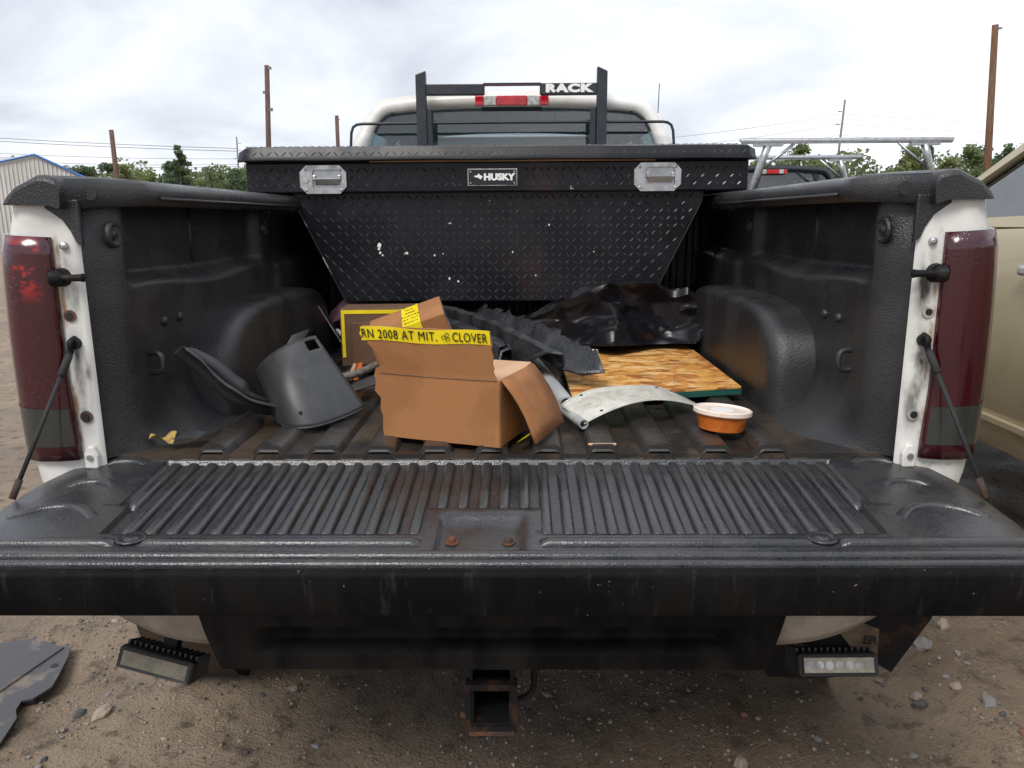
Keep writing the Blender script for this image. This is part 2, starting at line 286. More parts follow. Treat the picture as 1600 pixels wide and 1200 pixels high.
# ------------------------------------------------------------------ mesh builder
class G:
    def __init__(s): s.v = []; s.f = []
    def add(s, vs, fs):
        o = len(s.v); s.v += [tuple(p) for p in vs]; s.f += [tuple(i+o for i in q) for q in fs]; return s
    def box(s, c, d, rot=None, taper=None):
        vs = []
        for k in (-1, 1):
            for (a, b) in ((-1, -1), (1, -1), (1, 1), (-1, 1)):
                p = Vector((a*d[0]/2, b*d[1]/2, k*d[2]/2))
                if taper and k > 0: p.x *= taper[0]; p.y *= taper[1]
                if rot is not None: p = rot @ p
                vs.append(p+Vector(c))
        return s.add(vs, [(3, 2, 1, 0), (4, 5, 6, 7), (0, 1, 5, 4), (1, 2, 6, 5), (2, 3, 7, 6), (3, 0, 4, 7)])
    def grid(s, fn, nu, nv, skip=None, closed_u=False):
        vs = [fn(i/(nu-1) if not closed_u else i/nu, j/(nv-1)) for j in range(nv) for i in range(nu)]
        fs = []
        for j in range(nv-1):
            for i in range(nu if closed_u else nu-1):
                if skip and skip(i, j): continue
                i2 = (i+1) % nu
                fs.append((j*nu+i, j*nu+i2, (j+1)*nu+i2, (j+1)*nu+i))
        return s.add(vs, fs)
    def tube(s, pts, r, n=10, caps=True):
        pts = [Vector(p) for p in pts]; rs = r if isinstance(r, (list, tuple)) else [r]*len(pts)
        vs = []; fs = []; prev = None
        for k, p in enumerate(pts):
            d = (pts[min(k+1, len(pts)-1)]-pts[max(k-1, 0)]).normalized()
            if prev is None:
                a = Vector((0, 0, 1)) if abs(d.z) < .9 else Vector((1, 0, 0)); x = d.cross(a).normalized()
            else: x = (prev-d*prev.dot(d)).normalized()
            prev = x; y = d.cross(x)
            vs += [p+(x*math.cos(2*PI*i/n)+y*math.sin(2*PI*i/n))*rs[k] for i in range(n)]
        for k in range(len(pts)-1):
            for i in range(n): fs.append((k*n+i, k*n+(i+1) % n, (k+1)*n+(i+1) % n, (k+1)*n+i))
        if caps: fs.append(tuple(range(n))[::-1]); fs.append(tuple(range((len(pts)-1)*n, len(pts)*n)))
        return s.add(vs, fs)
    def prism(s, poly, a, b):
        """poly: list of 3d points of one face; extruded by vector (b-a)"""
        d = Vector(b)-Vector(a); n = len(poly); p0 = [Vector(p)+Vector(a) for p in poly]
        vs = p0+[p+d for p in p0]
        return s.add(vs, [tuple(range(n))[::-1], tuple(range(n, 2*n))]+[(i, (i+1) % n, n+(i+1) % n, n+i) for i in range(n)])
    def lathe(s, prof, c, n=28, axis='z'):
        vs = []; fs = []; c = Vector(c)
        for (r, h) in prof:
            for i in range(n):
                a = 2*PI*i/n; q = (r*math.cos(a), r*math.sin(a))
                vs.append(c+Vector({'z': (q[0], q[1], h), 'x': (h, q[0], q[1]), 'y': (q[0], h, q[1])}[axis]))
        for k in range(len(prof)-1):
            for i in range(n): fs.append((k*n+i, k*n+(i+1) % n, (k+1)*n+(i+1) % n, (k+1)*n+i))
        fs.append(tuple(range(n))[::-1]); fs.append(tuple(range((len(prof)-1)*n, len(prof)*n)))
        return s.add(vs, fs)
    def ring(s, outer, inner):
        n = len(outer)
        return s.add(list(outer)+list(inner), [(i, (i+1) % n, n+(i+1) % n, n+i) for i in range(n)])
    def ngon(s, pts): return s.add(pts, [tuple(range(len(pts)))])
    def mesh(s, name, m, smooth=False, fix=True):
        me = bpy.data.meshes.new(name); me.from_pydata(s.v, [], s.f)
        if fix:
            bm = bmesh.new(); bm.from_mesh(me); bmesh.ops.recalc_face_normals(bm, faces=bm.faces); bm.to_mesh(me); bm.free()
        me.materials.append(MT[m] if isinstance(m, str) else m)
        if smooth: me.shade_smooth()
        me.update(); return me
    def obj(s, name, m, parent=None, smooth=False, bevel=0, solid=0, auto=None, seg=2, fix=True):
        me = s.mesh(name, m, smooth or auto is not None, fix)
        if auto is not None: sharp(me, auto)
        o = link(name, me, parent)
        if solid:
            md = o.modifiers.new('thick', 'SOLIDIFY'); md.thickness = abs(solid); md.offset = 0 if solid > 0 else -1
        if bevel:
            md = o.modifiers.new('bevel', 'BEVEL'); md.width = bevel; md.segments = seg; md.limit_method = 'ANGLE'; md.angle_limit = math.radians(35); md.harden_normals = False
        return o
def sharp(me, deg):
    bm = bmesh.new(); bm.from_mesh(me); a = math.radians(deg)
    for e in bm.edges:
        if len(e.link_faces) == 2 and e.calc_face_angle(0) > a: e.smooth = False
    bm.to_mesh(me); bm.free()
BASE = {}
def link(name, me, parent=None, loc=None):
    """meshes hold world coordinates; children of an Empty are offset back by its place"""
    o = bpy.data.objects.new(name, me); COL.objects.link(o)
    if parent is not None:
        o.parent = parent
        b = BASE.get(parent.name)
        off = Vector(loc or (0, 0, 0))
        if b is not None: off = off-b
        o.location = off
    elif loc: o.location = loc
    return o
def thing(name, label, cat, base, group=None):
    o = bpy.data.objects.new(name, None); COL.objects.link(o); o.location = base; o.empty_display_size = .1
    BASE[o.name] = Vector(base); o['label'] = label; o['category'] = cat
    if group: o['group'] = group
    return o
def tag(o, label, cat, group=None, kind=None):
    o['label'] = label; o['category'] = cat
    if group: o['group'] = group
    if kind: o['kind'] = kind
    return o
def struct(o, label=None):
    o['kind'] = 'structure'
    if label: o['label'] = label
    return o
def text_obj(name, body, size, m, parent, mtx, ext=.0006, off=0., space=1., align='CENTER', shear=0., sx=1., fit=None):
    cu = bpy.data.curves.new(name, 'FONT'); cu.body = body; cu.size = size; cu.extrude = ext; cu.offset = off; cu.space_character = space; cu.align_x = align; cu.align_y = 'CENTER'; cu.shear = shear; cu.resolution_u = 4
    tmp = bpy.data.objects.new(name, cu); COL.objects.link(tmp)
    dg = bpy.context.evaluated_depsgraph_get(); me = bpy.data.meshes.new_from_object(tmp.evaluated_get(dg))
    bpy.data.objects.remove(tmp); bpy.data.curves.remove(cu)
    if fit:
        xs = [v.co.x for v in me.vertices]; sx = fit/(max(xs)-min(xs)); me.transform(Matrix.Translation((-(max(xs)+min(xs))/2, 0, 0)))
    me.transform(mtx @ Matrix.Diagonal((sx, 1, 1, 1))); me.materials.clear(); me.materials.append(MT[m]); me.name = name
    return link(name, me, parent)
def frame(o, x, y):
    """matrix with local x, y axes in world directions, z = normal"""
    x = Vector(x).normalized(); y = Vector(y); y = (y-x*y.dot(x)).normalized(); z = x.cross(y)
    M = Matrix((x, y, z)).transposed().to_4x4(); M.translation = o; return M
def sm(x, a, b):
    t = max(0., min(1., (x-a)/(b-a))); return t*t*(3-2*t)
def lerp(a, b, t): return a+(b-a)*t
def poly_at(pts, t):
    """piecewise linear lookup: pts = [(t, v), ...]"""
    if t <= pts[0][0]: return pts[0][1]
    for (a, va), (b, vb) in zip(pts, pts[1:]):
        if t <= b: return va+(vb-va)*(t-a)/(b-a)
    return pts[-1][1]
def smooth_path(pts, n=8):
    P = [Vector(p) for p in pts]; out = []
    for i in range(len(P)-1):
        p0, p1, p2, p3 = P[max(i-1, 0)], P[i], P[i+1], P[min(i+2, len(P)-1)]
        for k in range(n):
            t = k/n
            out.append(.5*((2*p1)+(p2-p0)*t+(2*p0-5*p1+4*p2-p3)*t*t+(3*p1-p0-3*p2+p3)*t**3))
    out.append(P[-1]); return out

# ------------------------------------------------------------------ ground
def gz(x, y):
    near = 1 if (abs(x) < 4 and -2 < y < 5) else .4
    p = Vector((x, y, 0))
    h = noise.noise(p*.9)*.030+noise.noise(p*3.1+Vector((7, 3, 0)))*.016+noise.noise(p*9)*.008
    h += max(0, noise.noise(p*22+Vector((3, 1, 5))))*.010+noise.noise(p*48)*.0035
    # wheel ruts on the right
    rut = math.exp(-((x-1.02-.12*math.sin(y*1.3))/.16)**2)
    h += -.030*rut+.022*math.exp(-((x-1.28-.12*math.sin(y*1.3))/.10)**2)+.018*math.exp(-((x-.74-.12*math.sin(y*1.3))/.10)**2)*(.5+noise.noise(p*6))
    return h*near-.02
def axis(lo, hi, step, far):
    a = [lo+i*step for i in range(int(round((hi-lo)/step))+1)]
    d = step; L = []; x = lo
    while x > -far: d *= 1.35; x -= d; L.append(x)
    R = []; x = hi; d = step
    while x < far: d *= 1.35; x += d; R.append(x)
    return L[::-1]+a+R
gx = axis(-2.3, 2.3, .02, 900); gy = axis(-.2, 1.7, .02, 900)
g = G(); g.v = [(x, y, gz(x, y)) for y in gy for x in gx]
nx = len(gx); g.f = [(j*nx+i, j*nx+i+1, (j+1)*nx+i+1, (j+1)*nx+i) for j in range(len(gy)-1) for i in range(nx-1)]
ground = struct(g.obj('ground', 'ground', smooth=True, fix=False), 'wet sandy mud yard strewn with stones')
def stone_mesh(seed, m, sub=1):
    bm = bmesh.new(); bmesh.ops.create_icosphere(bm, subdivisions=sub, radius=1)
    for v in bm.verts:
        k = 1+.45*noise.noise(v.co*1.3+Vector((seed*7.1, seed, 0))); v.co *= k; v.co.z *= .62; v.co.x *= 1.15
    me = bpy.data.meshes.new('stone'); bm.to_mesh(me); bm.free(); me.materials.append(MT[m]); return me
SM = [stone_mesh(i, 'stone%d' % (0, 1, 2, 1, 0, 2, 0, 3)[i], 2) for i in range(8)]
rs = random.Random(5)
for k in range(70):                                   # stones large enough to tell apart, on the ground the picture shows
    for _ in range(50):
        x = rs.uniform(-1.55, 1.5); y = rs.uniform(.12, .95)
        if abs(x) > .55 or rs.random() < .45: break
    r = rs.choice((.008, .009, .010, .011, .013, .016, .020)) if k > 14 else rs.uniform(.018, .028)
    o = link('stone', SM[rs.randrange(8)], ground, (x, y, gz(x, y)+r*.22)); o.scale = (r, r*rs.uniform(.7, 1.1), r*rs.uniform(.7, 1.2)); o.rotation_euler = (rs.uniform(-.3, .3), rs.uniform(-.3, .3), rs.uniform(0, 6.3))
bm = bmesh.new(); bmesh.ops.create_icosphere(bm, subdivisions=1, radius=1); bm.verts.ensure_lookup_table(); icv = [v.co.copy() for v in bm.verts]; icf = [tuple(v.index for v in f.verts) for f in bm.faces]; bm.free()
parts_ = [G(), G(), G()]
for k in range(34000):
    x = rs.gauss(0, 1)*1.1+rs.uniform(-.6, .3); y = rs.uniform(-.1, 2.6)
    if abs(x) > 3.2: continue
    if noise.noise(Vector((x*1.7, y*1.7, 4))) < rs.uniform(-.5, .35): continue
    r = .0016+.0050*rs.random()**4; a = rs.uniform(0, 6.3); ca, sa = math.cos(a), math.sin(a); e = rs.uniform(.6, 1.2); q = rs.uniform(.5, .9); z = gz(x, y)+r*.3
    parts_[rs.randrange(3)].add([(x+r*(v.x*ca-v.y*e*sa), y+r*(v.x*sa+v.y*e*ca), z+r*q*v.z) for v in icv], icf)
for i, p in enumerate(parts_):
    o = p.obj('gravel', 'stone%d' % (0, 1, 2)[i], fix=False); o['kind'] = 'stuff'; o['label'] = ('fine grey gravel scattered over the mud', 'fine tan gravel scattered over the mud', 'fine dark gravel scattered over the mud')[i]; o['category'] = 'gravel'

# ------------------------------------------------------------------ shared pickup pieces
def wheel(root, x, y, r=.39, wd=.26):
    s = 1 if x > BASE[root.name].x else -1
    h = wd/2
    ty = G().lathe([(r*.62, -h), (r*.93, -h), (r, -h*.75), (r, h*.75), (r*.93, h), (r*.62, h)], (x, y, r-.015), 32, 'x').obj('wheel', 'rubber', root, auto=40)
    G().lathe([(r*.62, -.02), (r*.60, h*.7*1.0), (r*.45, h*.45), (r*.16, h*.5), (r*.10, h*.8)] if s > 0 else [(r*.10, -h*.8), (r*.16, -h*.5), (r*.45, -h*.45), (r*.60, -h*.7), (r*.62, .02)], (x, y, r-.015), 24, 'x').obj('rim', 'rim', ty, auto=35)
def cab_front(root, ox, oy, paint, L=2.0, glassm='glass', rearm='glass_rear', seams=True):
    """cab, bonnet and front wheels; oy = back of the cab, forward +Y"""
    def X(x): return ox+x
    st = [(0, .965, 1.27, 1.27), (.03, .975, 1.275, 1.275), (L*.5, .985, 1.27, 1.27), (L-.1, .985, 1.24, 1.25), (L+.05, .98, 1.20, 1.27), (L+.5, .975, 1.17, 1.25), (L+.95, .96, 1.12, 1.20), (L+1.15, .93, 1.05, 1.12), (L+1.22, .90, .98, 1.03)]
    def ringp(s):
        y, hw, zs, zc = s
        half = [(hw-.06, .46), (hw-.015, .52), (hw, .64), (hw+.012, .68), (hw+.008, .95), (hw-.012, 1.10), (hw-.03, zs-.04), (hw-.055, zs), (hw-.12, lerp(zs, zc, .35)), (hw*.6, zc), (0, zc+.005)]
        return [(X(-a), oy+y, z) for a, z in half]+[(X(a), oy+y, z) for a, z in half[-2::-1]]
    R = [ringp(s) for s in st]; n = len(R[0]); g = G()
    g.add([p for r_ in R for p in r_], [(k*n+i, k*n+i+1, (k+1)*n+i+1, (k+1)*n+i) for k in range(len(R)-1) for i in range(n-1)])
    g.add(R[0], [tuple(range(n))]); g.add(R[-1], [tuple(range(n))])
    body = g.obj('cab_body', paint, root, auto=32)
    # arch linings
    for s in (-1, 1):
        G().lathe([(.02, -.14), (.46, -.14), (.46, .012), (.02, .012)] if s > 0 else [(.02, -.012), (.46, -.012), (.46, .14), (.02, .14)], (X(s*.985), oy+L+.45, .40), 30, 'x').obj('wheel_arch', 'under', root)
        wheel(root, X(s*.88), oy+L+.45)
        h = G().lathe([(.02, 0), (.085, .0), (.085, .03), (.02, .03)], (X(s*.78), oy+L+1.19, .92), 20, 'y').obj('headlight', 'clearl', root)
    G().box((X(0), oy+L+1.24, .60), (1.86, .16, .22)).obj('front_bumper', 'chrome', root, bevel=.03)
    G().box((X(0), oy+L+1.225, .88), (1.2, .03, .2)).obj('grille', 'black', root, bevel=.01)
    # greenhouse
    hl = [(.84, 1.268), (.67, 1.61), (.63, 1.68), (.60, 1.735), (.565, 1.778), (.50, 1.803), (.25, 1.822), (0, 1.826)]
    hi = [(.735, 1.30), (.605, 1.61), (.585, 1.66), (.565, 1.70), (.535, 1.732), (.48, 1.748), (.25, 1.762), (0, 1.766)]
    hl = [(p.x, p.z) for p in smooth_path([(a, 0, z) for a, z in hl], 4)]; hi = [(p.x, p.z) for p in smooth_path([(a, 0, z) for a, z in hi], 4)]
    yb = lambda z: oy+.015+.11*(z-1.27)
    O = [(X(-a), yb(z), z) for a, z in hl]+[(X(a), yb(z), z) for a, z in hl[-2::-1]]
    I = [(X(-a), yb(z), z) for a, z in hi]+[(X(a), yb(z), z) for a, z in hi[-2::-1]]
    G().ring(O, I).obj('rear_panel', paint, root, auto=30, solid=-.03)
    rw = G().ngon([(a, b+.008, c) for a, b, c in I]).obj('rear_window', rearm, root)
    bar = [(X(-.66), yb(1.655)+.004, 1.655), (X(.66), yb(1.655)+.004, 1.655)]
    # roof
    yf = oy+L-.78
    top = hl[12:]; prof = [(-a, z) for a, z in top]+[(a, z) for a, z in top[-2::-1]]
    def rf(u, v):
        k = u*(len(prof)-1); i = min(int(k), len(prof)-2); f_ = k-i
        x = lerp(prof[i][0], prof[i+1][0], f_); z = lerp(prof[i][1], prof[i+1][1], f_); y = lerp(yb(z), yf, v)
        return (X(x*(1-.03*v)), y, z+.035*math.sin(v*PI*.8))
    G().grid(rf, len(prof), 9).obj('roof', paint, root, smooth=True, solid=-.012)
    G().grid(lambda u, v: tuple(Vector(rf(u, v))-Vector((0, -.01, .05))), len(prof), 5).obj('headliner', 'inter', root, smooth=True)
    for s in (-1, 1):
        A = Vector((X(s*.84), yb(1.268), 1.268)); B = Vector((X(s*.60), yb(1.735), 1.735)); C_ = Vector((X(s*.582), yf, 1.765)); D = Vector((X(s*.86), oy+L-.08, 1.262))
        mid = .52
        Bm, Am = B.lerp(C_, mid), A.lerp(D, mid*.93)
        for (a, b, c, d) in ((A, B, Bm, Am), (Am, Bm, C_, D)):
            ctr = (a+b+c+d)/4
            inn = [p+(ctr-p).normalized()*min(.075, (ctr-p).length*.3) for p in (a, b, c, d)]
            G().ring([a, b, c, d], inn).obj('door_frame', paint, root, solid=.03)
            wn = G().ngon([p-Vector((s*.012, 0, 0)) for p in inn]).obj('side_window', glassm, root)
            inn2 = [p+(ctr-p).normalized()*.014 for p in inn]
            G().ring([p-Vector((s*.004, 0, 0)) for p in inn], [p-Vector((s*.004, 0, 0)) for p in inn2]).obj('window_seal', 'rubber', wn)
        if s < 0: Al, Cl, Dl = A, C_, D
        else: Ar, Cr, Dr = A, C_, D
    ctr = (Cl+Cr+Dl+Dr)/4; q = [Dl, Cl, Cr, Dr]; inn = [p+(ctr-p)*.09 for p in q]
    G().ring(q, inn).obj('windscreen_frame', paint, root, solid=.03); G().ngon(inn).obj('windscreen', glassm, root)
    dash = G().grid(lambda u, v: (X(lerp(-.80, .80, u)), oy+L-.72+.62*v, 1.272+.055*math.sin(min(1, v*1.6)*PI*.5)-.05*max(0, v-.55)), 12, 8).obj('dashboard', 'inter_dk' if seams else 'inter', root, smooth=True)
    for sx in (-.42, .42):
        st_ = G().box((X(sx), oy+.62, 1.36), (.42, .12, .26), taper=(.8, .8)).obj('seat_back', 'inter_dk', root, bevel=.04, seg=3)
        G().box((X(sx), oy+.60, 1.56), (.26, .09, .15), taper=(.85, .8)).obj('headrest', 'inter_dk', st_, bevel=.035, seg=3)
    # doors: shut lines, handles, sill trim
    for s in (-1, 1):
        for y in (oy+.06, oy+L*.5-.27, oy+L-.14):
            G().tube([(X(s*a_), y, z_) for a_, z_ in ((.9835, .52), (.987, .64), (.998, .68), (.994, .95), (.974, 1.10), (.956, 1.225))], .0045, 6).obj('door_gap', 'rubber', root)
        for y in (oy+L*.5-.13, oy+.22):
            h = G().box((X(s*1.004), y, 1.13), (.028, .17, .035)).obj('door_handle', 'chrome', root, bevel=.01)
        G().box((X(s*.986), oy+L*.46, .585), (.02, L*.86, .03)).obj('sill_trim', paint, root, bevel=.006)
        G().box((X(s*1.02), oy+L-.22, 1.30), (.12, .07, .17)).obj('side_mirror', 'black', root, bevel=.02)
    return body
def lamp_high(root, ox, y, z, hw, h):
    b = G().prism([(ox-hw, y, z+h*.3), (ox-hw*.9, y, z-h*.3), (ox-hw*.72, y, z-h*.5), (ox+hw*.72, y, z-h*.5), (ox+hw*.9, y, z-h*.3), (ox+hw, y, z+h*.3), (ox+hw*.9, y, z+h*.5), (ox-hw*.9, y, z+h*.5)], (0, 0, 0), (0, .05, 0)).obj('brake_light', 'black', root, bevel=.003)
    e = .012
    def seg(nm, a, c, m): G().prism([(ox+hw*a, y-e, z-h*.34), (ox+hw*c, y-e, z-h*.34), (ox+hw*c, y-e, z+h*.42), (ox+hw*a, y-e, z+h*.42)], (0, 0, 0), (0, .03, 0)).obj(nm, m, b, bevel=.003)
    seg('stop_lens', -.385, .385, 'redl'); seg('cargo_lens', -.70, -.395, 'clearl'); seg('cargo_lens', .395, .70, 'clearl'); seg('marker_lens', -.92, -.71, 'redl'); seg('marker_lens', .71, .92, 'redl')
def bed_box(root, ox, y0, y1, paint):
    for s in (-1, 1):
        G().grid(lambda u, v: (ox+s*(.945+.035*math.sin(min(1, (1.36-lerp(.52, 1.36, v))/.84+.12)*PI)), lerp(y0, y1, u), lerp(.52, 1.36, v)), 3, 12).obj('bed_side', paint, root, smooth=True, solid=.02)
        G().box((ox+s*.85, (y0+y1)/2, 1.365), (.20, y1-y0, .03)).obj('bed_rail', 'black', root, bevel=.01)
        G().grid(lambda u, v: (ox+s*.74, lerp(y0, y1, u), lerp(.84, 1.36, v)), 2, 2).obj('bed_wall', 'black', root, solid=.02)
        wheel(root, ox+s*.86, (y0+y1)/2-.02)
        G().lathe([(.02, -.14), (.46, -.14), (.46, .014), (.02, .014)] if s > 0 else [(.02, -.014), (.46, -.014), (.46, .14), (.02, .14)], (ox+s*.977, (y0+y1)/2-.02, .40), 30, 'x').obj('wheel_arch', 'under', root)
        G().box((ox+s*.90, y0-.01, 1.05), (.11, .05, .42)).obj('tail_light', 'redl', root, bevel=.012)
    G().box((ox, (y0+y1)/2, .82), (1.5, y1-y0-.02, .04)).obj('bed_floor', 'black', root)
    G().box((ox, y0, 1.09), (1.66, .06, .52)).obj('tailgate', paint, root, bevel=.015)
    G().box((ox, y0-.10, .62), (1.86, .16, .20)).obj('rear_bumper', 'chrome', root, bevel=.03)
    G().box((ox, (y0+y1)/2, .62), (1.3, y1-y0+2.8, .14)).obj('chassis', 'under', root)

# ------------------------------------------------------------------ the white pickup
TR = thing('pickup_truck', 'white pickup truck seen from behind with its black tailgate lowered', 'pickup truck', (0, .9, 0))
# bed floor with moulded ribs
FL = G().grid(lambda u, v: (lerp(-.81, .81, u), lerp(.026, 1.74, v), .835), 17, 15).obj('bed_floor', 'floor', TR, solid=-.012)
prof = [(-.036, 0), (-.029, .012), (-.021, .0175), (.021, .0175), (.029, .012), (.036, 0)]
g = G()
def ribp(u, v):
    k = u*5; i = min(int(k), 4); f_ = k-i; x = lerp(prof[i][0], prof[i+1][0], f_); z = lerp(prof[i][1], prof[i+1][1], f_)
    return (x, lerp(.028, 1.70, v), .8345+z*min(1, (1-v)*40))
g.grid(ribp, 6, 12); g.add([(p[0], .028, .8345+p[1]) for p in prof]+[(p[0], .028, .826+p[1]*.85) for p in prof], [(i, i+1, 6+i+1, 6+i) for i in range(5)])
rib_me = g.mesh('rib', 'rib', True); sharp(rib_me, 50)
for k in range(-5, 6):
    link('rib', rib_me, FL, (-.014+.116*k, 0, 0))
# lip under the mat's rear edge
def lipf(u, v):
    x = lerp(-.66, .64, u); ph = ((x+.014)/.116) % 1.0; d = min(ph, 1-ph)*.116
    z = .8345+.0175*(1-sm(d, .019, .036))
    return (x, .034-.010*v, z-.002-.010*v)
G().grid(lipf, 200, 2).obj('mat_edge', 'black', FL)
# side walls of the liner
def wall_x(y, z):
    x = .760
    if z < .975: x -= .135*(1-math.sqrt(max(0, 1-((.975-z)/.145)**2)))*sm(y, .0, .20)
    rec = sm(y, .085, .115)*(1-sm(y, .93, .98))+sm(y, 1.06, 1.10)*(1-sm(y, 1.66, 1.70))
    x += .050*rec*sm(z, 1.165+.012*math.sin(y*9), 1.205)
    x += .020*sm(z, 1.02, 1.10)*(1-rec)*sm(y, .2, .4)
    x += (.048+.055*sm(z, 1.255, 1.335))*(1-sm(y, .0, .075))**1.2
    return x
ys = [0, .01, .02, .03, .04, .05, .065, .08, .095, .11, .125, .135, .145, .155, .165, .18]+[.2+.05*i for i in range(14)]+[.91, .93, .94, .955, .97, .98, 1.0, 1.03, 1.06, 1.07, 1.08, 1.09, 1.10, 1.15]+[1.2+.1*i for i in range(5)]+[1.66, 1.68, 1.70, 1.75]
zs = [.832+.0145*i for i in range(10)]+[.99, 1.02, 1.05, 1.08, 1.11, 1.13, 1.145, 1.155]+[1.16+.005*i for i in range(12)]+[1.24, 1.28, 1.32, 1.36]
for s in (-1, 1):
    W = G(); W.v = [(s*wall_x(y, z), y+.003, z) for z in zs for y in ys]; n = len(ys)
    W.f = [(j*n+i, j*n+i+1, (j+1)*n+i+1, (j+1)*n+i) for j in range(len(zs)-1) for i in range(n-1)]
    BW = W.obj('bed_wall', 'liner', TR, smooth=True)
    # stiffening groove, plugs, tie-down loop, tie hooks
    G().tube([(s*.811, .52, 1.21), (s*.812, .52, 1.345)], .006, 8).obj('wall_seam', 'liner', BW, smooth=True)
    for (y, z, r) in ((.055, 1.285, .018), (1.005, 1.285, .016)):
        xx = wall_x(y, z)
        G().lathe([(r*1.5, -.002), (r*1.45, .006), (r*1.1, .008), (r*.9, .002), (r*.5, .002), (r*.4, .008), (r*.1, .008)] if s < 0 else [(r*.1, -.008), (r*.4, -.008), (r*.5, -.002), (r*.9, -.002), (r*1.1, -.008), (r*1.45, -.006), (r*1.5, .002)], (s*xx, y, z), 20, 'x').obj('wall_plug', 'liner', BW, smooth=True)
    for y in (.22, .30):
        G().lathe([(.013, -.004), (.010, .006), (.002, .009)] if s < 0 else [(.002, -.009), (.010, -.006), (.013, .004)], (s*(wall_x(y, 1.09)-.0), y, 1.09), 14, 'x').obj('wall_bump', 'liner', BW, smooth=True)
    px = wall_x(.14, 1.01)+.004
    G().tube(smooth_path([(s*px, .142, 1.030), (s*(px-.022), .138, 1.030), (s*(px-.032), .135, 1.020), (s*(px-.032), .135, .998), (s*(px-.022), .138, .988), (s*px, .142, .988)], 5), .006, 8).obj('tie_down_loop', 'liner', BW, smooth=True)
    # wheel well
    WW = G()
    nu, nv = 41, 15
    def ww2(u, v):
        # v: 0 centre of inner face, 1 at the wall; superellipse rounding towards the wall
        a = (u-.5)*PI; e = .46
        cy = math.copysign(abs(math.sin(a))**e, math.sin(a)); cz = abs(math.cos(a))**e
        if v < .5:
            k = (v/.5); sc_ = k*.90; x = .648+.004*k**3
        else:
            q = (v-.5)/.5*PI/2; sc_ = .90+.10*math.sin(q); x = .652+.045*(1-math.cos(q))+ .11*max(0, (v-.92)/.08)
        return (s*x, .825+.500*cy*sc_, .828+.268*cz*sc_)
    WW.grid(ww2, nu, nv).obj('wheel_well', 'liner', TR, smooth=True)
    # rail cap
    cs = [(.716, 1.340), (.706, 1.346), (.704, 1.372), (.710, 1.384), (.724, 1.391), (.78, 1.397), (.83, 1.397), (.872, 1.390), (.900, 1.377), (.920, 1.360), (.929, 1.342)]
    yr = [-.030, -.027, -.018, 0.0, .04, .09, .14, .3, .6, 1.0, 1.4, 1.79]
    RC = G()
    def rc(u, v):
        i = min(int(round(u*(len(cs)-1))), len(cs)-1); j = min(int(round(v*(len(yr)-1))), len(yr)-1)
        x, z = cs[i]; y = yr[j]
        d = (.012, .004, 0, 0)[j] if j < 4 else 0
        z2 = max(z-d, min(z, 1.345)); x2 = x-(d*.5 if x > .9 else 0)
        if x < .872: x2 += (1-sm(y, -.005, .075))*.112*(1-(x-.704)/.168)
        x2 -= .010*sm(y, .1, 1.2) if x > .9 else 0
        if z < 1.36 and x < .73: z2 -= .006*(1-sm(y, .0, .06))
        return (s*x2, y, z2)
    RC.grid(rc, len(cs), len(yr))
    RC.add([rc(i/(len(cs)-1), 0) for i in range(len(cs))]+[(s*.84, -.030, 1.340)], [(i, i+1, len(cs)) for i in range(len(cs)-1)])
    rl = RC.obj('bed_rail', 'liner', TR, smooth=True)
    G().tube([(s*.703, .14, 1.356), (s*.703, .7, 1.356), (s*.703, 1.7, 1.356)], .004, 6).obj('rail_groove', 'liner', rl, smooth=True)
    G().lathe([(.013, -.004), (.012, .0), (.004, .001)], (s*.782, .020, 1.364), 14, 'y').obj('rail_screw', 'black', rl)
    # rear corner post and outer bed side
    path = [(.806, .006), (.809, .000), (.816, -.003), (.840, -.004), (.862, -.008), (.89, -.016), (.915, -.016), (.94, -.006), (.957, .018), (.968, .055), (.972, .10), (.972, .14)]
    zc = [.735, .76, .80, .86, .93, 1.0, 1.08, 1.16, 1.24, 1.30, 1.326, 1.345]
    def bulge(z): return .012*math.sin(max(0, min(1, (z-.70)/.62))*PI)-.020*sm(z, 1.24, 1.345)-.015*sm(z, .84, .74)
    def cp(u, v):
        i = int(round(u*(len(path)-1))); j = int(round(v*(len(zc)-1))); x, y = path[i]; z = zc[j]
        return (s*(x+bulge(z)*sm(x, .86, .95)), y, z)
    CP = G().grid(cp, len(path), len(zc)).obj('corner_post', 'post', TR, smooth=True)
    yy = [.14+.0274*i for i in range(61)]
    def side(u, v):
        y = yy[int(round(u*60))]; zl = .54; d = abs(y-.80)
        if d < .50: zl = max(zl, .40+math.sqrt(max(0, .25-d*d)))
        z = lerp(zl, 1.345, v); return (s*(.972+bulge(z)), y, z)
    G().grid(side, 61, 12).obj('bed_side', 'white', TR, smooth=True)
    G().lathe([(.03, -.20), (.49, -.20), (.49, .0), (.46, .0), (.45, -.18), (.03, -.18)] if s > 0 else [(.03, .18), (.45, .18), (.46, 0), (.49, 0), (.49, .20), (.03, .20)], (s*.965, .80, .40), 30, 'x').obj('wheel_arch', 'under', TR)
    wheel(TR, s*.85, .80)
    # tail light
    tp = [(.8520, -.010), (.857, -.021), (.885, -.030), (.915, -.030), (.940, -.019), (.962, .008), (.976, .045), (.984, .10), (.984, .135)]
